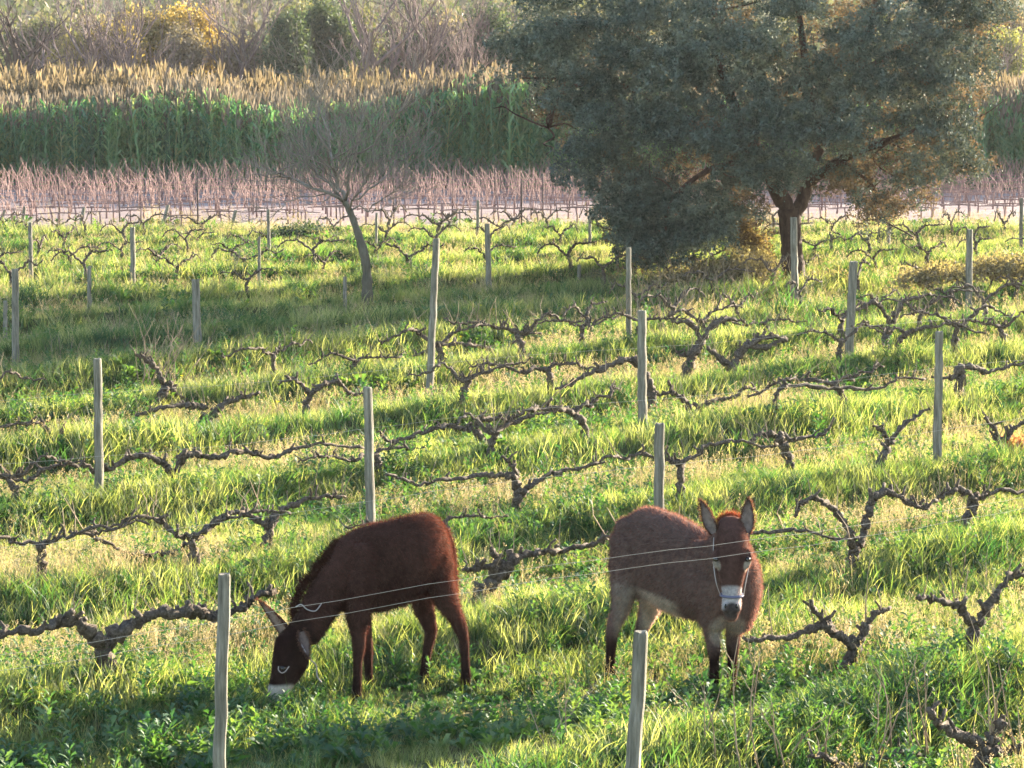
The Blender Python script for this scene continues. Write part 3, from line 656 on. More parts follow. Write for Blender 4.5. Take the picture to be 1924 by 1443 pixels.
def ear(dk, base, tip, facing, width, mt_in, name='ear', col_out=(.06, .03, .022), col_in=(.22, .16, .13)):
    """hollow leaf-shaped ear between two points, its opening towards 'facing'"""
    ax = tip - base; L = ax.length; a = ax.normalized(); f = (facing - a * facing.dot(a)).normalized(); sd = a.cross(f)
    V = []; C = []; Q = []; n, m = 14, 12
    for lay in (0, 1):
        for i in range(n + 1):
            tt = i / n; wv = width * (math.sin(math.pi * (tt * .86 + .13)) ** .75) * (1 - .25 * tt) if i < n else width * .06
            for j in range(m + 1):
                u = -1 + 2 * j / m; ang = u * (1.9 - 1.1 * tt); cx = math.sin(ang) * wv / max(.75, math.sin(min(1.57, 1.9 - 1.1 * tt))); cz = (1 - math.cos(ang)) * wv * .9
                off = -.012 * (1 - .5 * tt) if lay == 0 else 0
                V.append(base + a * (tt * L) + sd * cx + f * (cz - wv * .5 + off) )
                edge_ = min(1, abs(u) ** 6 + tt ** 5)
                if lay == 0: c = np.array(col_out) * (1 - .6 * tt ** 6)
                else: c = np.array(col_in) * (1 - edge_) + np.array(col_out) * .7 * edge_
                C.append(c)
    def idx(l, i, j): return l * (n + 1) * (m + 1) + i * (m + 1) + j
    for i in range(n):
        for j in range(m):
            Q.append((idx(0, i, j), idx(0, i, j + 1), idx(0, i + 1, j + 1), idx(0, i + 1, j)))
            Q.append((idx(1, i, j), idx(1, i + 1, j), idx(1, i + 1, j + 1), idx(1, i, j + 1)))
        for j in (0, m): Q.append((idx(0, i, j), idx(0, i + 1, j), idx(1, i + 1, j), idx(1, i, j)))
    for j in range(m): Q.append((idx(0, n, j), idx(0, n, j + 1), idx(1, n, j + 1), idx(1, n, j)))
    Va = np.array([tuple(v) for v in V]); Ca = np.array(C)
    o = link(name, mesh_np(name, Va, np.array(Q), M['hide'], True, Ca), dk.root)
    # fringe of hairs along both edges
    r = np.random.default_rng(int(L * 1e4)); pc, pn, cc = [], [], []
    for i in range(n + 1):
        for j in (0, 1, m - 1, m):
            for q in range(9):
                k = idx(1, i, j); p = Va[k] + r.normal(0, .005, 3); dirn = np.array(sd) * (1 if j > m / 2 else -1) + np.array(a) * .8 + np.array(f) * .4; pc.append(p); pn.append(dirn / np.linalg.norm(dirn)); cc.append(np.array([.09, .055, .042]))
    fur('ear_fringe', np.array(pc), np.array(pn), np.array(cc), 800, .022, .0024, dk.root, (0, 0, 0), 3)
    return o
def rope(dk, pts, r, material, name='halter'):
    mb = MB(); P = catmull(pts, 5); mb.tube(P, [r] * len(P), 7); return mb.build(name, material, dk.root)
def tuft(dk, name, line, n, L, spread, dirs, seed, colr=(.05, .022, .015), wd=.004):
    """mane and forelock: stiff hairs standing along a line"""
    r = np.random.default_rng(seed); P = catmull(line, 8); pc = []; pn = []
    for _ in range(n):
        f = r.uniform(0, len(P) - 1.001); k = int(f); p = P[k].lerp(P[k + 1], f - k); pc.append(np.array(p) + r.normal(0, spread, 3)); d = np.array(dirs) + r.normal(0, .28, 3); pn.append(d / np.linalg.norm(d))
    me_c = np.tile(np.array(colr), (n, 1)); return fur(name, np.array(pc), np.array(pn), me_c, n * 2, L, wd, dk.root, (0, 0, 0), seed)

BROWN = np.array([.050, .025, .021]); RED = np.array([.075, .034, .024]); DARKB = np.array([.015, .008, .007]); CREAM = np.array([.34, .30, .26]); GREYB = np.array([.102, .068, .061])
# ---- grazing donkey at the left: head down to the left, body turned a little towards the camera
B1 = G(760, 1292)
d = Donkey(B1, (-.80, -.60, 0), 'dark reddish-brown young donkey grazing head-down in the lush grass at the left'); d1 = d
d.torso([(630, 1020, 1130, 16.98, .075), (652, 1003, 1152, 17.0, .125), (690, 986, 1154, 17.06, .155), (735, 976, 1145, 17.13, .175), (775, 966, 1129, 17.2, .17), (802, 963, 1100, 17.27, .155), (820, 971, 1085, 17.33, .12), (830, 990, 1070, 17.37, .08)])
# neck
nside = Vector((.6, -.8, 0)).normalized()
d.bone([(672, 1066, 17.03, .235, .135), (640, 1092, 16.96, .185, .115), (612, 1122, 16.88, .145, .095), (592, 1155, 16.8, .125, .085), (574, 1186, 16.74, .12, .082)], nside)
# head hanging down
hs = Vector((.75, -.66, 0)).normalized()
d.bone([(562, 1188, 16.74, .095, .075), (551, 1212, 16.70, .138, .088), (546, 1236, 16.66, .142, .088), (539, 1258, 16.62, .122, .080), (530, 1280, 16.58, .092, .066), (522, 1300, 16.55, .074, .058), (519, 1312, 16.54, .062, .05)], hs)
# legs, near fore, far fore, near hind, far hind
d.limb([(672, 1110, 16.92, 27, .085), (672, 1160, 16.90, 22, .07), (674, 1195, 16.9, 14.5, .05), (674, 1219, 16.9, 12.5, .042), (672, 1245, 16.9, 9, .031), (671, 1282, 16.9, 8.6, .030), (670, 1300, 16.9, 10, .036), (668, 1312, 16.9, 11, .038)])
d.limb([(664, 1110, 17.12, 25, .08), (678, 1160, 17.16, 19, .065), (687, 1195, 17.18, 12.5, .045), (690, 1222, 17.18, 11, .04), (692, 1250, 17.18, 8, .03), (693, 1280, 17.18, 8, .03), (693, 1296, 17.18, 10, .035)])
d.limb([(812, 1030, 17.26, 38, .10), (824, 1085, 17.24, 31, .095), (840, 1130, 17.22, 23, .07), (855, 1158, 17.22, 15.5, .05), (865, 1180, 17.22, 14, .045), (871, 1200, 17.22, 10, .034), (874, 1240, 17.22, 8.6, .030), (875, 1264, 17.22, 9, .033), (875, 1282, 17.22, 10.5, .038)])
d.limb([(800, 1050, 17.50, 34, .08), (794, 1110, 17.46, 27, .08), (797, 1145, 17.42, 20, .06), (808, 1178, 17.40, 14, .045), (809, 1192, 17.4, 12, .04), (804, 1215, 17.38, 9.5, .033), (799, 1250, 17.36, 8.6, .030), (797, 1276, 17.36, 9, .033), (795, 1296, 17.36, 10.5, .038)])
l_ = d.l
for q, (px, py, D, o_, rr_, hh_) in enumerate([(668, 1055, 17.0, .085, .10, .075), (664, 1095, 16.98, .10, .11, .075), (800, 1022, 17.28, .07, .12, .08), (812, 1065, 17.28, .07, .12, .075)]):
    c = d.P(px, py, D) + l_ * o_; loft(d.V, d.Q, d.T, [(c - UP * .09, rr_ * .8, hh_ * .8, d.f, l_), (c, rr_, hh_, d.f, l_), (c + UP * .09, rr_ * .8, hh_ * .8, d.f, l_)], 18, .8)
# tail
d.bone([(838, 1000, 17.48, .028, .028), (849, 1035, 17.50, .028, .028), (853, 1080, 17.50, .025, .024), (853, 1115, 17.5, .026, .022), (851, 1145, 17.5, .016, .014)], Vector((.6, -.8, 0)), 12)
me = fuse('body', d.V, d.Q, d.T, .0085, 7)
Pm = lambda px, py, D: tuple(W(px, py, D) - B1)
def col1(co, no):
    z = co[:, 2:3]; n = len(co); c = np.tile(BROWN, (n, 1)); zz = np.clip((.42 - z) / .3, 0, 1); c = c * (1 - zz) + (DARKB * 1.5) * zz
    hd = blob(co, Pm(540, 1240, 16.65), (.17, .2, .30)); c = c * (1 - hd) + (DARKB * 1.25) * hd
    rump = blob(co, Pm(850, 1060, 17.4), (.12, .2, .45), .6); c = c * (1 - rump * .6) + RED * rump * .6
    mz = np.clip((Pm(519, 1282, 16.55)[2] + .0 - z) / .025, 0, 1) * blob(co, Pm(520, 1308, 16.55), (.12, .13, .10), .2); c = c * (1 - mz) + (CREAM * 1.1) * mz
    bl = blob(co, Pm(790, 1150, 17.25), (.22, .2, .06), .5) * np.clip(-no[:, 2:3] * 2 - .4, 0, 1); c = c * (1 - bl * .35) + GREYB * bl * .35
    pale = vnoise(co[:, 0] + co[:, 1] * .7, co[:, 2], .16, 92)[:, None]; c = c * (.75 + .5 * pale)
    return c
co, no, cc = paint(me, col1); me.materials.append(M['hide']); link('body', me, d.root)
lm = np.where(co[:, 2] > .45, 1.25, .6); lm[(blob(co, Pm(540, 1240, 16.65), (.17, .2, .26)) > .5)[:, 0]] = .45
fur('coat', co, no, cc, 60000, .024, .0026, d.root, (.3, .1, -.8), 11, lm)
ear(d, d.P(553, 1203, 16.72), d.P(484, 1127, 16.86), Vector((-.35, -.8, -.45)), .052, None)
ear(d, d.P(566, 1186, 16.63), d.P(580, 1236, 16.52), Vector((.25, -1, 0)), .036, None, col_in=(.15, .11, .10))
tuft(d, 'mane', [d.P(640, 1020, 16.98), d.P(615, 1048, 16.9), d.P(592, 1078, 16.85), d.P(572, 1104, 16.78), d.P(558, 1134, 16.76), d.P(556, 1168, 16.74)], 1500, .065, .010, (-.75, 0, .55), 5, (.035, .016, .012))
ec = d.P(531, 1256, 16.50); mb = MB(); mb.tube([ec + Vector((-.013, .02, 0)), ec, ec + Vector((.016, .02, .002))], [.014, .017, .012], 10); mb.build('eye', M['eye'], d.root)
rope(d, [ec + Vector((-.026, .006, .012)), ec + Vector((-.026, -.004, -.008)), ec + Vector((-.006, -.010, -.026)), ec + Vector((.016, -.014, -.018)), ec + Vector((.034, -.010, .004)), ec + Vector((.042, -.004, .014))], .0034, M['rope'], 'pale_eye_ring')
rope(d, [d.P(556, 1140, 16.66), d.P(566, 1136, 16.64), d.P(577, 1145, 16.66), d.P(592, 1148, 16.7), d.P(602, 1137, 16.73), d.P(606, 1128, 16.8)], .0042, M['rope'], 'neck_rope')
rope(d, [d.P(560, 1200, 16.62), d.P(572, 1222, 16.56), d.P(584, 1240, 16.56), d.P(594, 1250, 16.6), d.P(596, 1270, 16.62), d.P(604, 1282, 16.62)], .005, M['rope'], 'halter')

# ---- standing donkey at the right: rump to the left, chest and head towards the camera
B2 = G(1260, 1280)
d = Donkey(B2, (.80, -.60, 0), 'brown donkey with white muzzle and pale belly standing and facing the camera at the right'); d2 = d
d.torso([(1174, 996, 1096, 17.62, .09), (1188, 966, 1110, 17.58, .15), (1212, 951, 1126, 17.5, .18), (1246, 958, 1146, 17.4, .20), (1282, 973, 1160, 17.28, .20), (1318, 993, 1168, 17.16, .18), (1348, 1008, 1172, 17.06, .16), (1374, 1026, 1178, 16.99, .16), (1394, 1042, 1180, 16.95, .14), (1408, 1062, 1160, 16.93, .09)])
d.bone([(1384, 1040, 17.04, .14, .10), (1391, 1070, 17.02, .17, .125), (1393, 1105, 17.01, .17, .13), (1389, 1140, 17.02, .15, .12), (1386, 1165, 17.04, .11, .10)], Vector((1, 0, 0)))
d.bone([(1340, 1050, 17.0, .14, .09), (1340, 1090, 16.97, .17, .13), (1342, 1130, 16.97, .16, .12), (1340, 1165, 16.98, .11, .09)], Vector((1, 0, 0)))
fs = Vector((1, 0, 0))
for q, (px, py, D, o_, rr_, hh_) in enumerate([(1332, 1050, 17.1, -.10, .10, .085), (1330, 1095, 17.08, -.11, .11, .085), (1196, 1010, 17.55, -.08, .13, .09), (1190, 1060, 17.53, -.09, .13, .08)]):
    c = d.P(px, py, D) + d.l * o_; loft(d.V, d.Q, d.T, [(c - UP * .09, rr_ * .8, hh_ * .8, d.f, d.l), (c, rr_, hh_, d.f, d.l), (c + UP * .09, rr_ * .8, hh_ * .8, d.f, d.l)], 18, .8)
d.bone([(1352, 1075, 17.02, .20, .15), (1364, 1048, 16.92, .18, .16), (1370, 1022, 16.82, .14, .125), (1374, 1002, 16.76, .10, .095)], fs)
# head, facing the camera, nose down and towards it
d.bone([(1373, 984, 16.74, .060, .080), (1374, 1002, 16.70, .090, .098), (1375, 1028, 16.66, .108, .104), (1376, 1052, 16.63, .112, .108), (1375, 1078, 16.60, .098, .088), (1375, 1102, 16.58, .075, .066), (1375, 1124, 16.56, .064, .060), (1374, 1142, 16.55, .062, .062), (1373, 1156, 16.56, .048, .048)], fs)
# brow ridges and nostril pads
for q in (-1, 1):
    d.bone([(1375 + q * 30, 1036, 16.60, .022, .020), (1375 + q * 32, 1050, 16.57, .026, .022), (1375 + q * 29, 1064, 16.56, .018, .016)], fs, 12)
    d.bone([(1374 + q * 11, 1136, 16.50, .020, .020), (1374 + q * 12, 1146, 16.49, .022, .020)], fs, 12)
# legs: near hind (left in picture), far hind, near fore, far fore
d.limb([(1184, 1020, 17.48, 42, .11), (1178, 1070, 17.46, 34, .10), (1172, 1110, 17.46, 26, .08), (1166, 1145, 17.48, 18, .055), (1155, 1170, 17.5, 14.5, .045), (1150, 1190, 17.5, 12, .04), (1148, 1224, 17.5, 9.5, .033), (1147, 1250, 17.5, 9.5, .034), (1147, 1274, 17.5, 11, .038)])
d.limb([(1222, 1060, 17.66, 34, .10), (1222, 1110, 17.68, 27, .085), (1220, 1145, 17.7, 20, .06), (1208, 1178, 17.72, 14, .045), (1203, 1196, 17.72, 11, .04), (1203, 1224, 17.72, 9, .032), (1203, 1250, 17.72, 10, .036)])
d.limb([(1340, 1120, 17.0, 30, .09), (1337, 1165, 16.98, 22, .07), (1339, 1196, 16.98, 15, .05), (1341, 1216, 16.98, 13.5, .046), (1342, 1240, 16.98, 9.5, .034), (1342, 1272, 16.98, 9.5, .034), (1342, 1292, 16.98, 11.5, .04)])
d.limb([(1392, 1120, 17.1, 28, .09), (1384, 1165, 17.1, 20, .065), (1378, 1192, 17.1, 14.5, .048), (1377, 1212, 17.1, 13, .045), (1376, 1238, 17.1, 9.5, .034), (1375, 1268, 17.1, 9.5, .034), (1375, 1288, 17.1, 11, .04)])
me = fuse('body', d.V, d.Q, d.T, .0085, 6)
Pm2 = lambda px, py, D: tuple(W(px, py, D) - B2)
nose = np.array(Pm2(1374, 1140, 16.55))
def col2(co, no):
    z = co[:, 2:3]; n = len(co); base = GREYB * 1.15; c = np.tile(base, (n, 1))
    # pixel-free body coordinates: distance along the animal's own axes
    f = co @ np.array(d2.f); zz = np.clip((.40 - z) / .13, 0, 1); c = c * (1 - zz) + (DARKB * 1.4) * zz
    # pale belly line and inner thighs
    zb = .60 - .125 * np.clip(f[:, None], -.4, .6)
    bl = np.clip((zb + .07 - z) / .03, 0, 1) * np.clip((z - .27) / .08, 0, 1) * np.clip((f[:, None] + .29) / .06, 0, 1) * np.clip((.27 - f[:, None]) / .1, 0, 1); c = c * (1 - bl) + CREAM * bl
    hdm = blob(co, Pm2(1375, 1060, 16.62), (.15, .16, .34), .2)
    c = c * (1 - hdm) + (BROWN * 1.05 + GREYB * .2) * hdm
    # white muzzle band, dark grey nose
    m1 = blob(co, nose + np.array([0, 0, .055]), (.085, .13, .085), .18); c = c * (1 - m1) + np.array([.33, .31, .32]) * m1
    m2 = blob(co, nose + np.array([0, -.05, -.015]), (.052, .06, .045), .35); c = c * (1 - m2) + np.array([.06, .05, .05]) * m2
    for q in (-1, 1):
        e = blob(co, Pm2(1375 + q * 30, 1064, 16.56), (.026, .05, .034), .4); c = c * (1 - e * .8) + CREAM * e * .8
    gt = blob(co, Pm2(1172, 1130, 17.42), (.12, .14, .13), .5); c = c * (1 - gt * .7) + np.array([.13, .098, .09]) * gt * .7
    ch = blob(co, Pm2(1368, 1185, 16.9), (.10, .16, .10), .4); c = c * (1 - ch * .8) + CREAM * .9 * ch * .8
    pale = vnoise(co[:, 0] + co[:, 1] * .7, co[:, 2], .16, 91)[:, None]; c = c * (.8 + .4 * pale)
    return c
co, no, cc = paint(me, col2); me.materials.append(M['hide']); link('body', me, d.root)
lm = np.where(co[:, 2] > .4, 1.2, .6); lm[(blob(co, Pm2(1375, 1060, 16.62), (.15, .2, .36)) > .5)[:, 0]] = .45
fur('coat', co, no, cc, 60000, .024, .0026, d.root, (-.5, .3, -.7), 12, lm)
ear(d, d.P(1343, 1002, 16.72), d.P(1316, 940, 16.72), Vector((-.6, -1, 0)), .046, None, col_out=(.045, .024, .018), col_in=(.20, .16, .15))
ear(d, d.P(1401, 1002, 16.72), d.P(1407, 936, 16.72), Vector((.25, -1, 0)), .050, None, col_out=(.045, .024, .018), col_in=(.20, .16, .15))
tuft(d, 'forelock', [d.P(1352, 984, 16.78), d.P(1366, 974, 16.80), d.P(1384, 976, 16.80), d.P(1394, 986, 16.78)], 700, .05, .012, (0, -.1, 1), 6, (.14, .05, .03))
tuft(d, 'mane', [d.P(1370, 980, 16.8), d.P(1362, 988, 16.92), d.P(1348, 1000, 17.05)], 700, .05, .010, (0, .1, 1), 7, (.07, .03, .02))
for q in (-1, 1):
    ec = d.P(1375 + q * 30, 1051, 16.535); mb = MB(); mb.tube([ec + Vector((-.014, .006 - q * .004, 0)), ec, ec + Vector((.014, .006 + q * .004, 0))], [.011, .0155, .011], 10); mb.build('eye', M['eye'], d.root)
    nc = d.P(1374 + q * 10, 1140, 16.455); mb = MB(); mb.tube([nc + Vector((0, .02, .012)), nc + Vector((q * .003, .012, 0)), nc + Vector((q * .002, .02, -.012))], [.005, .008, .005], 8); mb.build('nostril', M['eye'], d.root)
hc = d.P(1375, 1118, 16.57); ring = []
for k in range(13):
    a = 2 * math.pi * k / 12; ring.append(hc + Vector((math.cos(a) * .070, math.sin(a) * .076, 0)))
rope(d, ring, .009, M['strap'], 'noseband')
rope(d, [hc + Vector((-.072, -.02, 0)), d.P(1347, 1100, 16.5), d.P(1343, 1080, 16.52), d.P(1340, 1050, 16.6), d.P(1341, 1010, 16.68)], .0028, M['rope'], 'halter')
rope(d, [hc + Vector((.072, -.02, 0)), d.P(1401, 1095, 16.52), d.P(1406, 1070, 16.56), d.P(1410, 1040, 16.62)], .0030, M['rope'], 'halter')
# ---------------------------------------------------------------- the holm oak
M['oakleaf'] = leaf_mat('oak_leaves', [(0.2, (0.014, 0.024, 0.020)), (0.4, (0.042, 0.064, 0.054)), (0.75, (0.14, 0.178, 0.158))], 0.15, (1.3, 1.0, .6), scale=.9, rndw=.5, rough=.6, gloss=.02, attr=True)
M['oakshade'] = leaf_mat('brown_oak_leaves', [(0.2, (0.06, 0.045, 0.032)), (0.5, (0.10, 0.078, 0.052)), (0.8, (0.16, 0.13, 0.085))], 0.4, (1.2, 1.0, .7), scale=.9, rndw=.6, rough=.6, gloss=.02, attr=True)  # brown colour stands in for crown shade and light passing through leaves
def leaves_mesh(name, P, size, material, r, aspect=.45, up=0.25, stretch=(.6, 1.4), tone=None):
    """many small folded leaves at points P"""
    n = len(P); a = r.normal(0, 1, (n, 3)); a[:, 2] += up; a /= np.linalg.norm(a, axis=1)[:, None]
    b = np.cross(a, r.normal(0, 1, (n, 3))); b /= np.linalg.norm(b, axis=1)[:, None]; L = (size * r.uniform(*stretch, n))[:, None]
    V = np.empty((n, 4, 3)); V[:, 0] = P - a * L * .5; V[:, 1] = P + b * L * aspect * .5 + a * L * .05; V[:, 2] = P + a * L * .5; V[:, 3] = P - b * L * aspect * .5 + a * L * .05
    g = np.repeat(r.random((n, 1)) * (.25 if tone is not None else 1) + (tone[:, None] if tone is not None else 0), 4, 0); cc = np.tile(g, (1, 3))
    return mesh_np(name, V.reshape(-1, 3), np.arange(4 * n).reshape(-1, 4), material, False, cc)
def lobe_points(c, rad, n, r, shell=.55):
    v = r.normal(0, 1, (n, 3)); v /= np.linalg.norm(v, axis=1)[:, None]; k = (shell + (1 - shell) * r.random(n)) * (1 + .18 * np.sin(v[:, 0] * 7 + c[0]) * np.sin(v[:, 2] * 6 + c[2]))
    return np.array(c) + v * k[:, None] * np.array(rad)
def limb_path(a, b, wob, n, rs):
    P = [a.lerp(b, k / n) for k in range(n + 1)]; L = (b - a).length
    for k in range(1, n): P[k] += Vector((rs.gauss(0, 1), rs.gauss(0, 1), rs.gauss(0, .6))) * wob * L
    return catmull(P, 3)
OD = 50.0
oak = empty('oak_tree', G(1492, 545), 'large dark evergreen oak with a forked trunk and dense hanging crown', 'tree')
ob = Vector(oak.location)
WP = lambda px, py, dd=0: W(px, py, OD + dd) - ob
rs = random.Random(4)
mb = MB()
def tb(pts, r): 
    P = catmull([WP(*p) for p in pts], 4); m = len(P) - 1; mb.tube(P, [(r[0] + (r[1] - r[0]) * k / m) * (1 + .06 * rs.gauss(0, 1)) for k in range(m + 1)], 12, .08); return P
tb([(1497, 565), (1492, 520), (1488, 470), (1485, 425), (1482, 392)], (.21, .20))
tb([(1484, 405), (1474, 380), (1462, 350), (1440, 310), (1400, 240, -.5), (1360, 150, -.7)], (.16, .09))
tb([(1490, 410), (1506, 380, .1), (1516, 350, .2), (1526, 310, .2), (1550, 260, .3), (1600, 150, .5), (1640, 40, .6)], (.14, .09))
mb.build('trunk', M['oakbark'], oak)
for pts, r in [([(1466, 380), (1420, 300, -1), (1340, 250, -1.6), (1250, 200, -2), (1150, 150, -2)], (.11, .04)), ([(1455, 340), (1400, 250, .8), (1300, 150, 1.4), (1180, 60, 1.6)], (.10, .04)), ([(1520, 345), (1580, 300, -.8), (1680, 260, -1.2), (1780, 220, -1.0)], (.10, .03)),
               ([(1545, 260), (1520, 150, -.8), (1500, 20, -1)], (.10, .05)), ([(1600, 150), (1700, 90, .6), (1820, 50, .8)], (.08, .03)), ([(1420, 300, -1), (1330, 320, -1.8), (1260, 380, -2.2), (1250, 440, -2.2)], (.07, .02)), ([(1150, 150, -2), (1060, 170, -1.5), (1030, 240, -1.4)], (.05, .03)), ([(1180, 60, 1.6), (1060, 40, .6), (980, 90, 0)], (.05, .02)), ([(1580, 300, -.8), (1640, 350, -1), (1660, 400, -1)], (.04, .02)), ([(1360, 150, -.7), (1340, 20, -.6), (1380, -100, -.3)], (.09, .04)), ([(1640, 40, .6), (1660, -80, .4), (1640, -200, 0)], (.09, .03))]:
    mb = MB(); tb(pts, r)
    P = [WP(*p) for p in pts]
    for q in range(6):
        a = P[rs.randrange(1, len(P))]; b = a + Vector((rs.gauss(0, .6), rs.gauss(0, .6), rs.gauss(.1, .5))); pp_ = limb_path(a, b, .12, 4, rs); mb.tube(pp_, [.022 * (1 - .7 * k / len(pp_)) for k in range(len(pp_))], 5)
    mb.build('limb', M['oakbark'], oak)
LOBES = [(1205,440,48,48),(1350,425,46,34),(1175,385,42,52),(1255,400,60,50),(1030,20,85,90),(1010,110,60,65),(1090,110,95,90),(1050,185,45,35),(1165,60,110,100),(1125,205,85,75),(1100,262,60,50),(1150,300,75,60),(1180,345,55,50),(1195,405,55,55),(1250,455,60,42),(1225,480,45,25),(1215,250,80,70),(1240,150,95,85),(1290,60,110,95),(1310,220,90,75),(1270,345,80,60),(1320,400,85,50),(1310,440,55,45),(1380,370,60,45),(1340,300,80,60),(1400,140,110,100),(1420,30,120,100),(1430,250,95,70),(1420,330,70,45),(1470,320,55,50),(1500,180,95,85),(1540,60,110,100),(1540,260,75,60),(1580,330,60,50),(1600,180,90,80),(1640,80,100,90),(1650,270,80,70),(1620,360,45,50),(1640,405,28,38),(1690,350,50,45),(1700,180,85,80),(1735,270,65,60),(1750,90,80,85),(1780,180,60,65),(1790,260,48,48),(1815,300,28,26),(1800,30,80,80),(1835,110,34,48),(1850,10,40,45),(1685,400,24,26),(1730,330,35,35)]
TOP = [(1080,-80,100,90),(1200,-110,120,100),(1330,-120,120,110),(1460,-130,120,110),(1600,-120,120,100),(1720,-90,100,90),(1800,-60,70,70),(1260,-230,120,90),(1400,-260,120,90),(1540,-250,120,90),(1660,-210,100,80),(1460,-330,120,60)]
SHADE_GAPS = [(1045,200,30,60),(1340,300,45,40),(1305,360,40,40),(1500,60,50,90),(1585,335,50,45),(1400,400,45,60),(1670,250,40,50),(1690,355,40,50)]  # shaded gaps inside the crown, painted with brown leaves
r = np.random.default_rng(3); PG = []; PB = []; TG = []; TB = []
for (px, py, rx, ry) in LOBES + TOP:
    u = (px - 1430) / 480; R_ = max(.12, 1 - u * u - (max(0, py - 150) / 520) ** 2); dm = 3.6 * math.sqrt(R_)
    if py > 330: dm = min(dm, 2.4)
    layers = [-dm, -dm * .3, dm * .45, dm] if py > -60 else [-dm * .8, 0, dm * .8]
    for j, dd in enumerate(layers):
        c = WP(px + r.normal(0, 8 if j == 0 else 22), py + r.normal(0, 5 if j == 0 else 15), dd + r.normal(0, .3)); s = .92 - .10 * (j > 0)
        near_b = any(((px - bx) / brx) ** 2 + ((py - by) / bry) ** 2 < 1 for bx, by, brx, bry in SHADE_GAPS)
        if j == 0 and near_b: continue
        ar = rx * ry / 8000; ns = int((16 if j == 0 else 9) * ar ** .9 * (1 if py > -60 else .6)) + 2
        for sc_ in lobe_points(tuple(c), (rx / 100 * s, (rx + ry) / 230 * s, ry / 100 * s), ns, r, .6):
            sr = r.uniform(.20, .36); nl = int((420 if j == 0 else 260) * (sr / .33) ** 2 / 13)
            v = r.normal(0, 1, (nl, 3)); v[:, 2] = np.abs(v[:, 2]) * 1.0 - .45; v /= np.linalg.norm(v, axis=1)[:, None]; cs = sc_ + v * sr * np.array([1.15, 1.15, .85]) * r.uniform(.72, 1.08, (nl, 1))
            pts = np.repeat(cs, 13, 0) + r.normal(0, .042, (nl * 13, 3)); pb = .6 if (j > 0 and (near_b or r.random() < .2 + .3 * (px > 1600))) else (.01 + .10 * (px > 1620))
            bm = np.full(len(pts), r.random() < pb); tone = np.repeat(np.clip(r.uniform(.0, .35) + r.random(nl) * .45, 0, 1), 13)
            PG.append(pts[~bm]); PB.append(pts[bm]); TG.append(tone[~bm]); TB.append(tone[bm])
PG = np.concatenate(PG); PB = np.concatenate(PB)
link('crown', leaves_mesh('crown', PG, .062, M['oakleaf'], r, .5, tone=np.concatenate(TG)), oak, kind='stuff')
link('brown_inner_leaves', leaves_mesh('brown_inner_leaves', PB, .056, M['oakshade'], r, .5, tone=np.concatenate(TB)), oak, kind='stuff')

# ---------------------------------------------------------------- bare trees
def grow(mb, p, d, L, r, depth, rs, up=.15, spread=.6, seg=4, twigs=3, minr=.0035):
    pts = [p]; dd = d.copy()
    for k in range(seg):
        dd = (dd + Vector((rs.gauss(0, .13), rs.gauss(0, .13), rs.gauss(up * .3, .10)))).normalized(); pts.append(pts[-1] + dd * L / seg)
    r1 = max(r * .62, minr); mb.tube(pts, [r + (r1 - r) * k / seg for k in range(seg + 1)], 3 if r < .012 else (5 if r < .04 else 8), cap=False)
    if depth == 0: return
    for k in range(twigs):
        f = rs.uniform(.35, 1.0); i = min(int(f * seg), seg - 1); q = pts[i].lerp(pts[i + 1], f * seg - i)
        nd = (dd + Vector((rs.gauss(0, spread), rs.gauss(0, spread), rs.gauss(up, spread * .6)))).normalized()
        grow(mb, q, nd, L * rs.uniform(.55, .85), r1 * rs.uniform(.6, .85), depth - 1, rs, up, spread, seg, twigs, minr)
bt = empty('bare_tree', G(690, 578), 'small leafless tree with fine spreading twigs and curved trunk at the edge of the shade', 'tree'); bb = Vector(bt.location); BD = bb.y
BP = lambda px, py, dd=0: W(px, py, BD + dd) - bb
rs = random.Random(12); mb = MB()
P = catmull([BP(690, 582), BP(690, 545), BP(689, 505), BP(682, 470), BP(668, 425), BP(655, 392), BP(645, 375)], 5); m = len(P)
rr = [(.062 * (1 - k / m) ** 1.3 + .042) * (1 + .10 * rs.gauss(0, 1)) for k in range(m)]; rr[0] *= 1.15; mb.tube(P, rr, 12, .07); mb.build('trunk', M['greybark'], bt)
LIM = [([(645,378),(620,362),(585,350),(545,335),(505,330)],.045),([(648,382),(632,340),(625,300),(618,250)],.05),([(655,392),(668,375),(684,352),(700,320)],.028),([(640,372),(600,330),(575,290),(560,240)],.035),([(648,380),(655,330),(668,280),(680,220)],.035),([(668,375),(710,350),(745,310),(790,290)],.025),([(632,340),(655,300),(720,250),(750,200)],.03),([(620,362),(590,370),(540,380),(520,400)],.018),([(660,395),(700,385),(740,360),(780,350)],.02),([(625,300),(600,250),(600,190),(590,150)],.028)]
for pts, r0 in LIM:
    mb = MB(); dd = [0] + [rs.uniform(-.5, .5) * k for k in range(1, len(pts))]; P = catmull([BP(*p, q) for p, q in zip(pts, dd)], 3); m = len(P)
    P = [P[0]] + [p + Vector((rs.gauss(0, .03), rs.gauss(0, .03), rs.gauss(0, .03))) for p in P[1:]]
    mb.tube(P, [r0 * .72 * (1 - .65 * k / m) for k in range(m)], 7, .05)
    for k in range(2, m, 1):
        for _ in range(2):
            dv = ((P[k] - P[k - 2]).normalized() + Vector((rs.gauss(0, .6), rs.gauss(0, .6), rs.gauss(.35, .4)))).normalized(); grow(mb, P[k], dv, rs.uniform(.45, .85), r0 * .26, 2, rs, .15, .5, 3, 3, .0032)
    mb.build('limb', M['twig'], bt)

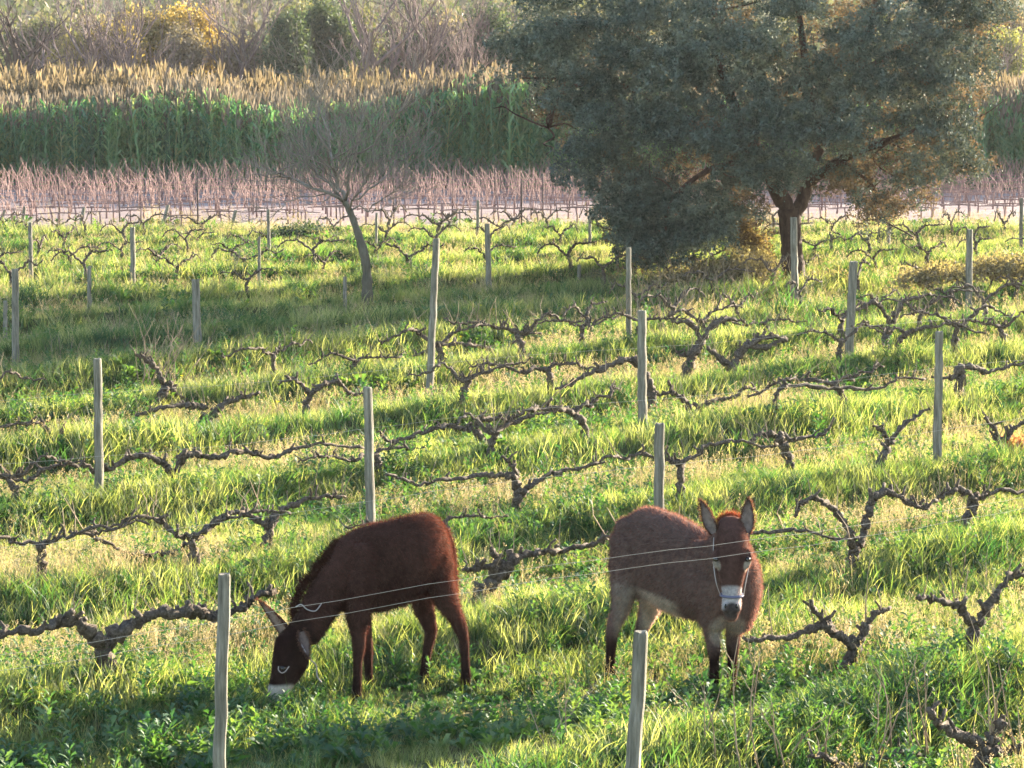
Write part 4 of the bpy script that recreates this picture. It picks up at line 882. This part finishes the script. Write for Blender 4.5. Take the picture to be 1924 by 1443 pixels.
def bare_kind(seed, h, r0, material, twm, spread=.42, depth=4, lean=(0, 0, 1)):
    rs = random.Random(seed); root = empty('leafless_tree', (0, 0, 0), 'x', 'tree', 'leafless trees behind the reeds'); mb = MB()
    d_ = Vector(lean).normalized(); pts = [Vector((0, 0, -.3))]; p = Vector((0, 0, 0)); n = 7
    for k in range(n): pts.append(p.copy()); d_ = (d_ + Vector((rs.gauss(0, .08), rs.gauss(0, .08), .05))).normalized(); p = p + d_ * h * .75 / n
    P = catmull(pts, 3); m = len(P); mb.tube(P, [r0 * (1 - .75 * k / m) for k in range(m)], 9, .05); mb.build('trunk', material, root)
    for q in range(11):
        mb = MB(); i = int(m * (.28 + .06 * q)); i = min(i, m - 1); a = 2.4 * q + rs.uniform(-.5, .5)
        dv = Vector((math.cos(a), math.sin(a), rs.uniform(.5, 1.3))).normalized(); grow(mb, P[i], dv, h * rs.uniform(.2, .32), r0 * (.5 - .03 * q), depth - 1, rs, .25, spread, 4, 3, .012); mb.build('limb', twm, root)
    return root
M['mauvetwig'] = bark_mat('mauve_twigs', (.09, .065, .065), (.14, .10, .10), (.22, .17, .16), .8, .1)
M['darkbark'] = bark_mat('dark_far_bark', (.045, .032, .03), (.085, .06, .055), (.15, .11, .10), 2.5, .4)
M['palebark'] = bark_mat('pale_dead_wood', (.35, .27, .20), (.5, .40, .30), (.6, .5, .4), 2.5, .3)
KB = [bare_kind(31, 8.5, .30, M['darkbark'], M['mauvetwig']), bare_kind(32, 7.5, .19, M['mauvetwig'], M['mauvetwig']), bare_kind(33, 9, .40, M['darkbark'], M['darkbark'], .5, 3, (.35, 0, 1)), bare_kind(34, 5.0, .12, M['palebark'], M['palebark'], .5, 2, (-.1, 0, 1))]
usedk = [False] * 4
FAR = [(12, 130, 2, 1.0, 0, 'dark leaning leafless tree with forked trunk at the top left corner'), (165, 128, 1, .9, 1, 'thin mauve leafless tree left of the yellow bushes'), (208, 132, 0, 1.0, 2, 'leafless tree with a dark stem in front of the yellow bushes'), (246, 128, 1, 1.1, 3, 'slim leafless tree with a pale sunlit stem between the yellow bushes'),
 (440, 134, 1, 1.25, 4, 'tall greyish leafless tree right of the yellow bushes'), (425, 140, 0, .9, 5, 'leafless tree with crossing boughs just behind the yellow bushes'), (484, 129, 3, 1.0, 0, 'broken pale dead tree catching the sun above the reeds'), (600, 142, 1, .9, .5, 'faint leafless tree between two dark bushes'),
 (722, 130, 0, 1.15, 1.5, 'dark forked leafless tree above the reeds, centre top'), (760, 138, 1, 1.0, 2.5, 'mauve leafless tree right of the dark forked one'), (800, 131, 0, 1.05, 3.5, 'leafless tree with upright boughs right of centre top'), (842, 136, 1, 1.1, 4.5, 'spreading mauve leafless tree left of the oak crown'), (880, 131, 1, .9, 5.5, 'low leafless tree with golden twigs left of the oak crown'), (925, 140, 0, .9, .2, 'dark leafless tree nearly touching the oak crown'),
 (330, 150, 1, 1.1, 2.2, 'faded leafless tree far behind the yellow bushes'), (1860, 128, 1, .8, 1.1, 'thin leafless tree right of the oak crown'), (100, 145, 1, 1.0, .7, 'faded leafless tree behind the green bank at the top left')]
for (px, D, k, s, rz, lb) in FAR:
    x = (px - 962) / 5000 * D; loc = (x, D, float(hgt(x, D)))
    if not usedk[k]: o = KB[k]; usedk[k] = True; o.location = loc
    else: o = copy_tree(KB[k], loc)
    o.rotation_euler.z = rz; o.scale = (s, s, s); o['label'] = lb

# ---------------------------------------------------------------- bushes
def bush(lobes, D, size, dens, stops, label, name='bush', transl=.35, tint=(1.3, 1.2, .5), brown=0, group='bushes beyond the reeds', stem=True, cat='bush'):
    """lobes: (px, py, rx, ry) in photo pixels at distance D"""
    px0 = sum(l[0] for l in lobes) / len(lobes); x0 = (px0 - 962) / 5000 * D; z0 = float(hgt(x0, D)); base = Vector((x0, D, z0)); root = empty(name, base, label, cat, group)
    s = S(D); r = np.random.default_rng(int(px0 * 3 + D)); pts = []
    m_ = leaf_mat(name + '_leaves', stops, transl, tint, scale=.7, rndw=.6, gloss=.02, attr=True)
    for (px, py, rx, ry) in lobes:
        for j in range(3):
            c = W(px, py, D + (j - 1) * rx / s * .5) - base + Vector(r.normal(0, .1 * rx / s, 3)); n = int(dens * rx * ry / 400)
            m = max(6, n // 14); cs = lobe_points(tuple(c), (rx / s, rx / s * .8, ry / s), m, r, .45); pts.append(np.repeat(cs, 14, 0) + r.normal(0, size * 1.1, (m * 14, 3)))
    pts = np.concatenate(pts); pts = pts[pts[:, 2] > -.2]
    link('foliage', leaves_mesh('foliage', pts, size, m_, r, .5, .6), root, kind='stuff')
    mb = MB(); rs = random.Random(int(px0))
    for q in range(5):
        l = lobes[rs.randrange(len(lobes))]; b = W(l[0], l[1], D) - base; P = limb_path(Vector((rs.gauss(0, .1), rs.gauss(0, .1), -.2)), b, .06, 4, rs); mb.tube(P, [.03 * (1 - .7 * k / len(P)) * max(1, size * 7) for k in range(len(P))], 5)
    mb.build('stem', M['darkbark'], root); return root
YEL = [(.2, (.14, .12, .05)), (.5, (.25, .20, .08)), (.8, (.36, .28, .12))]; OLI = [(.2, (.07, .085, .05)), (.5, (.12, .13, .08)), (.8, (.18, .17, .10))]; DKG = [(.2, (.025, .045, .03)), (.5, (.05, .078, .052)), (.8, (.09, .115, .072))]; GRY = [(.2, (.12, .10, .085)), (.5, (.18, .155, .13)), (.8, (.25, .21, .17))]
bush([(160,110,55,38),(215,95,55,42)], 136, .22, 300, YEL, 'olive-yellow rounded bush at the left above the reeds')
bush([(262,62,48,42),(245,105,50,40)], 139, .22, 300, YEL, 'bright yellow bush, second from the left above the reeds')
bush([(350,58,58,44),(385,95,40,50)], 140, .22, 320, [(.2, (.17,.13,.05)), (.5, (.32,.23,.08)), (.8, (.42,.31,.13))], 'tallest golden-yellow bush above the reeds')
bush([(345,100,40,45)], 134, .18, 330, GRY, 'grey-brown bush in front of the golden-yellow one')
bush([(60,105,60,50),(100,70,50,30)], 150, .25, 240, OLI, 'pale green bank of scrub at the top left behind the dark leaning tree')
bush([(545,95,32,70),(530,130,40,40)], 134, .2, 330, DKG, 'dark green bush with a pointed top, left one above the reeds')
bush([(610,70,40,75),(640,90,35,60)], 137, .2, 330, DKG, 'dark green upright bush left of the forked leafless tree')
bush([(675,80,35,70)], 141, .2, 330, OLI, 'olive bush behind the forked leafless tree')
bush([(575,60,60,50)], 150, .25, 260, OLI, 'pale olive bush far behind the dark pointed bush')
bush([(780,110,60,45),(840,120,60,40)], 137, .2, 320, DKG, 'low dark green bush spread under the leafless trees right of centre')
bush([(925,80,50,70),(965,120,50,60)], 138, .2, 330, DKG, 'dark green bush touching the left side of the oak crown')
bush([(850,70,60,45)], 152, .25, 240, GRY, 'pinkish-grey scrub behind the leafless trees')
bush([(450,110,45,40),(500,130,40,30)], 136, .2, 300, GRY, 'grey scrub around the foot of the pale dead tree')
bush([(1890,110,55,50),(1850,130,40,40)], 140, .22, 280, [(.2, (.10,.12,.05)), (.5, (.2,.21,.09)), (.8, (.28,.27,.12))], 'yellow-green bush right of the oak crown at the picture edge')
bush([(1895,190,50,28)], 127, .2, 280, DKG, 'low dark bush at the right edge above the far reeds')
bush([(1895,60,50,30),(1840,70,50,30)], 165, .28, 240, GRY, 'hazy pale scrub at the top right corner')
for k, (px, D) in enumerate([(20, 190), (170, 200), (520, 185), (700, 178), (880, 195), (1000, 180), (1400, 190), (1700, 180)]):
    y = 130 + 5000 * (4 - float(hgt((px - 962) / 5000 * D, D))) / D
    bush([(px, y - 22, 70, 30), (px + 60, y - 14, 50, 24)], D, .4, 170, [OLI, GRY, DKG][k % 3], ['hazy scrub clump on the far hillside, at the left end', 'hazy scrub clump on the far hillside over the yellow bushes', 'hazy scrub clump on the far hillside above the dead pale tree', 'hazy scrub clump on the far hillside over the forked tree', 'hazy scrub clump on the far hillside left of the oak', 'scrub clump on the far hillside behind the left of the oak', 'scrub clump on the far hillside behind the middle of the oak', 'scrub clump on the far hillside behind the right of the oak'][k])
DRYB = [(.2, (.10, .088, .06)), (.5, (.18, .155, .105)), (.8, (.30, .26, .18))]
MIDG = 'low bushes among the vines'
bush([(560,442,50,16),(600,446,40,12)], 62, .07, 500, DKG, 'low dark green bush at the far field edge left of the bare tree', group=MIDG)
bush([(1130,540,55,26),(1190,552,60,22)], 48.5, .05, 520, [(.2,(.05,.06,.035)),(.5,(.09,.095,.06)),(.8,(.15,.13,.08))], 'grey-green bush at the left foot of the oak', group=MIDG)
bush([(1330,520,70,26),(1400,505,60,40),(1260,530,50,20)], 48.0, .05, 560, DRYB, 'dry brown brush under the left skirt of the oak', group=MIDG, transl=.45)
bush([(1425,475,26,45),(1395,445,26,35)], 50.5, .05, 420, [(.2,(.08,.06,.035)),(.5,(.14,.10,.06)),(.8,(.22,.17,.11))], 'russet leafy shrub left of the oak trunk', group=MIDG, transl=.5)
bush([(1560,530,55,22)], 47.5, .05, 480, DRYB, 'dry brush right of the oak foot', group=MIDG, transl=.45)
bush([(1720,524,50,12),(1790,516,60,15),(1870,508,60,19),(1930,506,50,20)], 45.5, .06, 300, DRYB, 'long mound of dry blond brush at the right', group=MIDG, transl=.5)
bush([(1282,658,24,28)], 37.5, .035, 1300, [(.2,(.26,.24,.12)),(.5,(.38,.34,.18)),(.8,(.48,.42,.24))], 'small round blond shrub in the vine thicket', group=MIDG, transl=.5)
bush([(1900,838,34,20)], 27.0, .03, 900, [(.2,(.30,.13,.08)),(.5,(.40,.20,.13)),(.8,(.50,.28,.19))], 'reddish dry patch of weeds at the right edge', group=MIDG, transl=.5)
bush([(1490,455,20,14),(1560,470,30,14)], 60, .07, 400, OLI, 'small olive bush beyond the oak trunk', group=MIDG)

# ---------------------------------------------------------------- dry shoots standing in clumps
def brush(px, py, n, h, wpx, label, D=None, seed=0, material='cane', rr=.005):
    b = G(px, py); s = S(b.y); rs = random.Random(seed + px); root = empty('dry_brush', b, label, 'brush', 'clumps of dry shoots')
    for q in range(n):
        mb = MB(); p = Vector((rs.uniform(-1, 1) * wpx / s, rs.uniform(-.25, .25), -.03)); dv = Vector((rs.gauss(0, .3), rs.gauss(0, .25), 1)).normalized(); L = h * rs.uniform(.5, 1.15)
        pts = [p]
        for k in range(5): dv = (dv + Vector((rs.gauss(0, .12), rs.gauss(0, .12), 0))).normalized(); pts.append(pts[-1] + dv * L / 5)
        mb.tube(pts, [rr * (1 - .15 * k) for k in range(6)], 5)
        for k in range(2, 5):
            if rs.random() < .6:
                e = (dv + Vector((rs.gauss(0, .6), rs.gauss(0, .5), .2))).normalized(); mb.tube([pts[k], pts[k] + e * L * .12, pts[k] + e * L * .22 + Vector((0, 0, .02))], [rr * .6, rr * .5, rr * .3], 4)
        mb.build('shoot', M[material], root)
    return root
brush(300, 730, 12, 1.0, 45, 'clump of tall pale shoots around the brown stub vine at the left', rr=.008)
brush(260, 640, 9, .6, 60, 'faint upright shoots in the shade near the left post row', seed=21)
brush(470, 690, 9, .55, 70, 'tangle of thin stems in the shade right of the thick pale post', seed=22)
brush(640, 640, 8, .5, 70, 'thin stems standing in the shaded grass below the bare tree', seed=23)
brush(150, 680, 8, .5, 70, 'thin grey stems in the shade at the left', seed=24)
brush(960, 640, 8, .5, 70, 'thin stems in the oak shade right of the tallest post', seed=25)
brush(1560, 760, 6, .4, 60, 'short stems in the grass under the right leaning post', seed=26)
brush(375, 700, 8, .8, 35, 'pale reddish shoots at the foot of the thick pale post', rr=.008)
brush(590, 735, 7, .6, 50, 'thin pinkish shoots in the shade left of the tallest post', seed=2)
brush(1230, 600, 14, .9, 60, 'upright shoots in front of the grey-green bush at the oak foot', rr=.008)
brush(1330, 600, 18, 1.05, 90, 'dense thicket of dry shoots in front of the oak', rr=.009)
brush(1430, 590, 16, .9, 70, 'dry shoots in front of the oak trunk', rr=.008)
brush(1270, 680, 10, .8, 40, 'dry shoots around the small round blond shrub', rr=.008)
brush(1640, 520, 9, 1.0, 50, 'crossing dry sticks behind the right leaning post', rr=.008)
brush(1110, 640, 8, .55, 70, 'thin dry shoots in the oak shade left of the pale sunlit post', seed=5)
brush(1400, 760, 7, .5, 50, 'short dry shoots below the vine thicket', seed=6)
brush(1045, 1400, 4, .5, 20, 'brown seeding stems in the foreground between the two front posts', seed=7)
brush(1290, 1420, 5, .6, 60, 'long pale dry stems leaning right of the nearest post', seed=8)
brush(1440, 1440, 6, .75, 50, 'tall bare whips at the bottom edge left of the low dark vine', seed=9, rr=.006)
brush(1700, 1400, 6, .6, 60, 'whip-like pale shoots in the lower right foreground', seed=10, rr=.006)
brush(1800, 1100, 5, .4, 60, 'short grey shoots behind the lower right vine', seed=11)
brush(250, 1000, 3, .45, 20, 'single pale weed stalks over the sagging vine arm', seed=12)
brush(440, 860, 3, .4, 40, 'few pale stalks behind the long wavy vine arm', seed=13)
brush(760, 540, 8, .9, 35, 'slender sapling stems right of the bare tree', seed=14, material='twig', rr=.012)
# ---------------------------------------------------------------- reeds
M['reed'] = leaf_mat('reed_leaves', [(0.2, (0.04, 0.13, 0.07)), (0.5, (0.09, 0.23, 0.11)), (0.8, (0.19, 0.32, 0.14))], 0.5, (1.2, 1.2, .6), scale=.12, rndw=.55, gloss=.05)
M['plume'] = leaf_mat('reed_plumes', [(0.2, (0.115, 0.10, 0.085)), (0.5, (0.155, 0.135, 0.115)), (0.8, (0.21, 0.185, 0.155))], 0.35, (1.2, 1.05, .8), scale=.15, rndw=.6, gloss=.0)
M['palereed'] = leaf_mat('pale_reed_leaves', [(0.2, (0.12, 0.17, 0.08)), (0.5, (0.20, 0.26, 0.12)), (0.8, (0.30, 0.33, 0.18))], 0.5, (1.2, 1.2, .6), scale=.12, rndw=.55, gloss=.02)
def reed_mesh(seed):
    r = np.random.default_rng(seed); V = []; Q = []; mi = []
    def strip(pts, wid, m):
        b = len(V); a = r.uniform(0, 6.28); u = np.array([math.cos(a), math.sin(a), 0])
        for k, (p, w_) in enumerate(zip(pts, wid)):
            V.append(tuple(p - u * w_ / 2)); V.append(tuple(p + u * w_ / 2))
            if k: Q.append((b + 2 * k - 2, b + 2 * k - 1, b + 2 * k + 1, b + 2 * k)); mi.append(m)
    for q in range(7):
        x, y = r.normal(0, .22, 2); h = r.uniform(2.6, 3.4); ln = r.normal(0, .05, 2); top = np.array([x + ln[0] * h, y + ln[1] * h, h])
        base = np.array([x, y, 0]); mm = 2 if r.random() < .16 else 0; strip([base, base * .5 + top * .5, top], [.035, .035, .025], mm)
        for k in range(11):
            f = r.uniform(.12, .92); p = base + (top - base) * f; a = r.uniform(0, 6.28); L = r.uniform(.4, .75); dv = np.array([math.cos(a), math.sin(a), 0])
            strip([p, p + dv * L * .35 + np.array([0, 0, L * .42]), p + dv * L * .8 + np.array([0, 0, L * .45]), p + dv * L * 1.05 + np.array([0, 0, L * .2])], [.06, .085, .05, .008], mm)
        if r.random() < .38:
            for k in range(5):
                a = r.uniform(0, 6.28); dv = np.array([math.cos(a) * .13, math.sin(a) * .13, 0]); l = r.uniform(.25, .5); strip([top - np.array([0, 0, .1]), top + dv * .6 + np.array([0, 0, l * .5]), top + dv + np.array([0, 0, l])], [.02, .075, .015], 1)
    me = mesh_np('reed_clump', V, np.array(Q), M['reed']); me.materials.append(M['plume']); me.materials.append(M['palereed']); me.polygons.foreach_set('material_index', np.array(mi, np.int32)); return me
RP = [reed_mesh(i) for i in range(5)]
n = 2500; x = rng.uniform(-22, 22, n); y = 88.5 + rng.random(n) ** 1.3 * 10 + 1.5 * vnoise(x, x * 0, 4, 31)
hs_ = (.76 + .24 * vnoise(x, y, 5, 33)) * (1 + .10 * smooth(-5, 0, x) * (1 - smooth(2, 6, x))) * rng.uniform(.72, 1.12, n)
scatter('reeds', np.stack([x, y, hgt(x, y)], 1), np.stack([rng.normal(0, .07, n), rng.normal(0, .07, n), rng.uniform(0, 6.28, n)], 1), hs_, rng.integers(0, 5, n), RP, 'dense belt of tall green reeds with tan plumes behind the pink field')
# drier, taller tan reeds behind
M['tanreed'] = leaf_mat('tan_reed_leaves', [(0.2, (0.10, 0.088, 0.065)), (0.5, (0.155, 0.13, 0.10)), (0.8, (0.22, 0.185, 0.135))], 0.45, (1.2, 1.05, .7), scale=.15, rndw=.6, gloss=.0)
RT = []
for i in range(3):
    me = RP[i].copy(); me.materials.clear(); me.materials.append(M['tanreed']); me.materials.append(M['plume']); me.materials.append(M['tanreed']); RT.append(me)
n = 1800; x = rng.uniform(-25, 25, n); y = rng.uniform(97, 107, n)
scatter('dry_reeds', np.stack([x, y, hgt(x, y)], 1), np.stack([rng.normal(0, .06, n), rng.normal(0, .06, n), rng.uniform(0, 6.28, n)], 1), (.88 + .22 * vnoise(x, y, 4, 35)) * rng.uniform(.8, 1.15, n), rng.integers(0, 3, n), RT, 'pinkish-tan dry reeds standing behind the green belt')

# ---------------------------------------------------------------- the pink winter vineyard
M['redcane'] = bark_mat('red_brown_canes', (.14, .085, .078), (.22, .14, .13), (.33, .23, .21), .6, .05)
def bare_vine(k):
    rs = random.Random(700 + k); mb = MB(); h = .42; mb.tube([Vector((0, 0, -.05)), Vector((rs.gauss(0, .03), 0, h * .5)), Vector((rs.gauss(0, .03), 0, h))], [.03, .024, .022], 5)
    for q in range(11):
        p = Vector((rs.uniform(-.45, .45), rs.gauss(0, .03), h + rs.uniform(-.03, .05))); dv = Vector((rs.gauss(0, .22), rs.gauss(0, .18), 1)).normalized(); L = rs.uniform(.3, .75)
        mb.tube([p, p + dv * L * .5, p + dv * L + Vector((rs.gauss(0, .1), 0, 0))], [.009, .008, .005], 3, cap=False)
    mb.tube([Vector((-.5, 0, h)), Vector((0, 0, h + .02)), Vector((.5, 0, h))], [.016, .026, .016], 4, cap=False)
    return mb.mesh('bare_vine', M['redcane'])
BV = [bare_vine(k) for k in range(6)]
rows = []
yy = 68.0
while yy < 87.0:
    x = -.215 * yy + rng.uniform(-.3, .3)
    while x < .215 * yy: rows.append((x, yy + .12 * x + rng.normal(0, .05), int(rng.integers(0, 6)), rng.uniform(.85, 1.2))); x += 1.0
    yy += 1.7
vis = [q for q in rows if not (1130 < 962 + q[0] / q[1] * 5000 < 1800)]
indiv = vis[:290]; rest = [q for q in rows if q not in set(indiv)]
def bv_label(x, y):
    px = 962 + x / y * 5000; yr = y - .12 * x; row = 'first' if yr < 70.4 else 'second' if yr < 72.1 else 'third' if yr < 73.8 else 'fourth' if yr < 75.5 else 'fifth' if yr < 77.2 else 'sixth' if yr < 78.9 else 'back'
    z = 'at the left edge' if px < 200 else 'under the yellow bushes' if px < 400 else 'left of the bare tree' if px < 560 else 'behind the bare tree' if px < 780 else 'between the bare tree and the oak' if px < 1135 else 'right of the oak crown'
    return 'reddish bare vine, %s row of the pink field, %s' % (row, z)
for (x, y, k, s) in indiv:
    o = link('bare_vine', BV[k], None, bv_label(x, y), 'vine', 'leafless reddish vines of the pink field'); o.location = (x, y, float(hgt(x, y))); o.scale = (1, 1, s); o.rotation_euler.z = rng.normal(.1, .15)
P = np.array([(q[0], q[1], 0) for q in rest]); P[:, 2] = hgt(P[:, 0], P[:, 1])
scatter('far_bare_vines', P, np.stack([P[:, 0] * 0, P[:, 0] * 0, rng.normal(.1, .15, len(P))], 1), [q[3] for q in rest], [q[2] for q in rest], BV, 'haze of leafless reddish vines in the back of the pink field')
# stakes of that vineyard
mbk = MB(); mbk.tube([Vector((0, 0, -.1)), Vector((0, 0, 1.25))], [.022, .02], 6); stake = mbk.mesh('vine_stake', M['darkbark']); 
for k, (px, py) in enumerate([(112, 425), (225, 418), (372, 428), (300, 410), (560, 420), (632, 412), (740, 425), (850, 405), (930, 400), (1020, 415), (1070, 395), (980, 430)]):
    g = G(px, py); o = link('vine_stake', stake, None, 'thin upright stake in the pink field, ' + ['first', 'second', 'fourth', 'third', 'fifth', 'sixth', 'seventh', 'eighth', 'ninth', 'eleventh', 'twelfth', 'tenth'][k] + ' from the left', 'stake', 'stakes of the pink field'); o.location = g
# weeds at the rim of the green field
cover('verge_weeds', [(62, 70, 14, 2.0)], lambda x, y: (vnoise(x, y, 2.5, 41) > .4).astype(float), lambda x, y: .5 + .6 * vnoise(x, y, 1.5, 42), protoD[:2] + protoW[:2], label='rough dry weeds along the near edge of the pink field')
# low scrub covering the hill
sp = [leaves_mesh('scrub_tuft', np.random.default_rng(5 + i).normal(0, 1, (60, 3)) * np.array([.9, .9, .5]) + np.array([0, 0, .6]), .45, M_, np.random.default_rng(9 + i), .6, .6) for i, M_ in enumerate([leaf_mat('hill_scrub_green', OLI, .2, rndw=.6, scale=.05, gloss=0), leaf_mat('hill_scrub_dry', GRY, .2, rndw=.6, scale=.05, gloss=0)])]
x, y = points(140, 420, .030, 1.25); zz = vnoise(x, y, 22, 51) + .4 * vnoise(x, y, 7, 52); k = zz > .62; x, y = x[k], y[k]; n = len(x)
scatter('hillside_scrub', np.stack([x, y, hgt(x, y)], 1), np.stack([x * 0, x * 0, rng.uniform(0, 6.28, n)], 1), rng.uniform(.7, 2.2, n), rng.integers(0, 2, n), sp, 'hazy low scrub spread over the far hillside')
# small white tent far at the right
tb_ = Vector(((1918 - 962) / 5000 * 136, 136, 0)); tz = W(1918, 168, 136).z
mb = MB()
V = [(-.32, -.3, 0), (.32, -.3, 0), (.32, .3, 0), (-.32, .3, 0), (-.26, -.24, .38), (.26, -.24, .38), (.26, .24, .38), (-.26, .24, .38), (0, 0, .8)]
Qd = [(0, 1, 5, 4), (1, 2, 6, 5), (2, 3, 7, 6), (3, 0, 4, 7)]; Td = [(4, 5, 8), (5, 6, 8), (6, 7, 8), (7, 4, 8)]
M['white'], _t, _b = mat('white_sheet', .6, .3); _b.inputs['Base Color'].default_value = (.8, .8, .82, 1)
o = link('white_tent', mesh_np('white_tent', [(a * 1.2, b_ * 1.2, c_ * 1.0 + (0 if c_ else -3.0)) for a, b_, c_ in V], [np.array(Qd), np.array(Td)], M['white'], False), None, 'tiny white pointed shelter at the right edge beyond the reeds', 'tent')
o.location = (tb_.x, 134, tz)

# yellow flowers here and there
M['petal'] = leaf_mat('yellow_petals', [(0.2, (.62, .50, .03)), (.8, (.75, .66, .08))], .4, (1.1, 1.1, .6), gloss=.0)
def flower(seed):
    r = np.random.default_rng(seed); V = []; Q = []
    V += [(-.003, 0, 0), (.003, 0, 0), (.003, 0, .2), (-.003, 0, .2)]; Q.append((0, 1, 2, 3))
    for k in range(6):
        a = k * 1.05; c, s_ = math.cos(a), math.sin(a); b = len(V); V += [(0, 0, .2), (c * .02 - s_ * .012, s_ * .02 + c * .012, .213), (c * .035, s_ * .035, .208), (c * .02 + s_ * .012, s_ * .02 - c * .012, .213)]; Q.append((b, b + 1, b + 2, b + 3))
    return mesh_np('yellow_flower', V, np.array(Q), M['petal'])
cover('yellow_flowers', [(12, 26, .25, .6), (26, 62, .22, .7)], lambda x, y: (vnoise(x, y, 3, 61) > .55).astype(float), lambda x, y: 1.0 + 0 * x, [flower(1), flower(2)], label='scattered small yellow flowers in the grass')

# ---------------------------------------------------------------- haze
hv = [(-360, -62, -1.5), (360, -62, -1.5), (360, 545, -1.5), (-360, 545, -1.5)]; top = 52
V = hv + [(a, b_, top) for a, b_, _ in hv]
hz = link('haze', mesh_np('haze', V, np.array([(0, 3, 2, 1), (4, 5, 6, 7), (0, 1, 5, 4), (1, 2, 6, 5), (2, 3, 7, 6), (3, 0, 4, 7)]), None, False), kind='stuff', label='thin warm evening haze over the valley')
hm = bpy.data.materials.new('haze'); hm.use_nodes = True; t = hm.node_tree; t.nodes.remove(t.nodes['Principled BSDF'])
pv = N(t, 'ShaderNodeVolumePrincipled'); pv.inputs['Color'].default_value = (.95, .90, .92, 1); pv.inputs['Density'].default_value = .00013; pv.inputs['Anisotropy'].default_value = .2
t.links.new(pv.outputs[0], t.nodes['Material Output'].inputs['Volume']); hz.data.materials.append(hm)
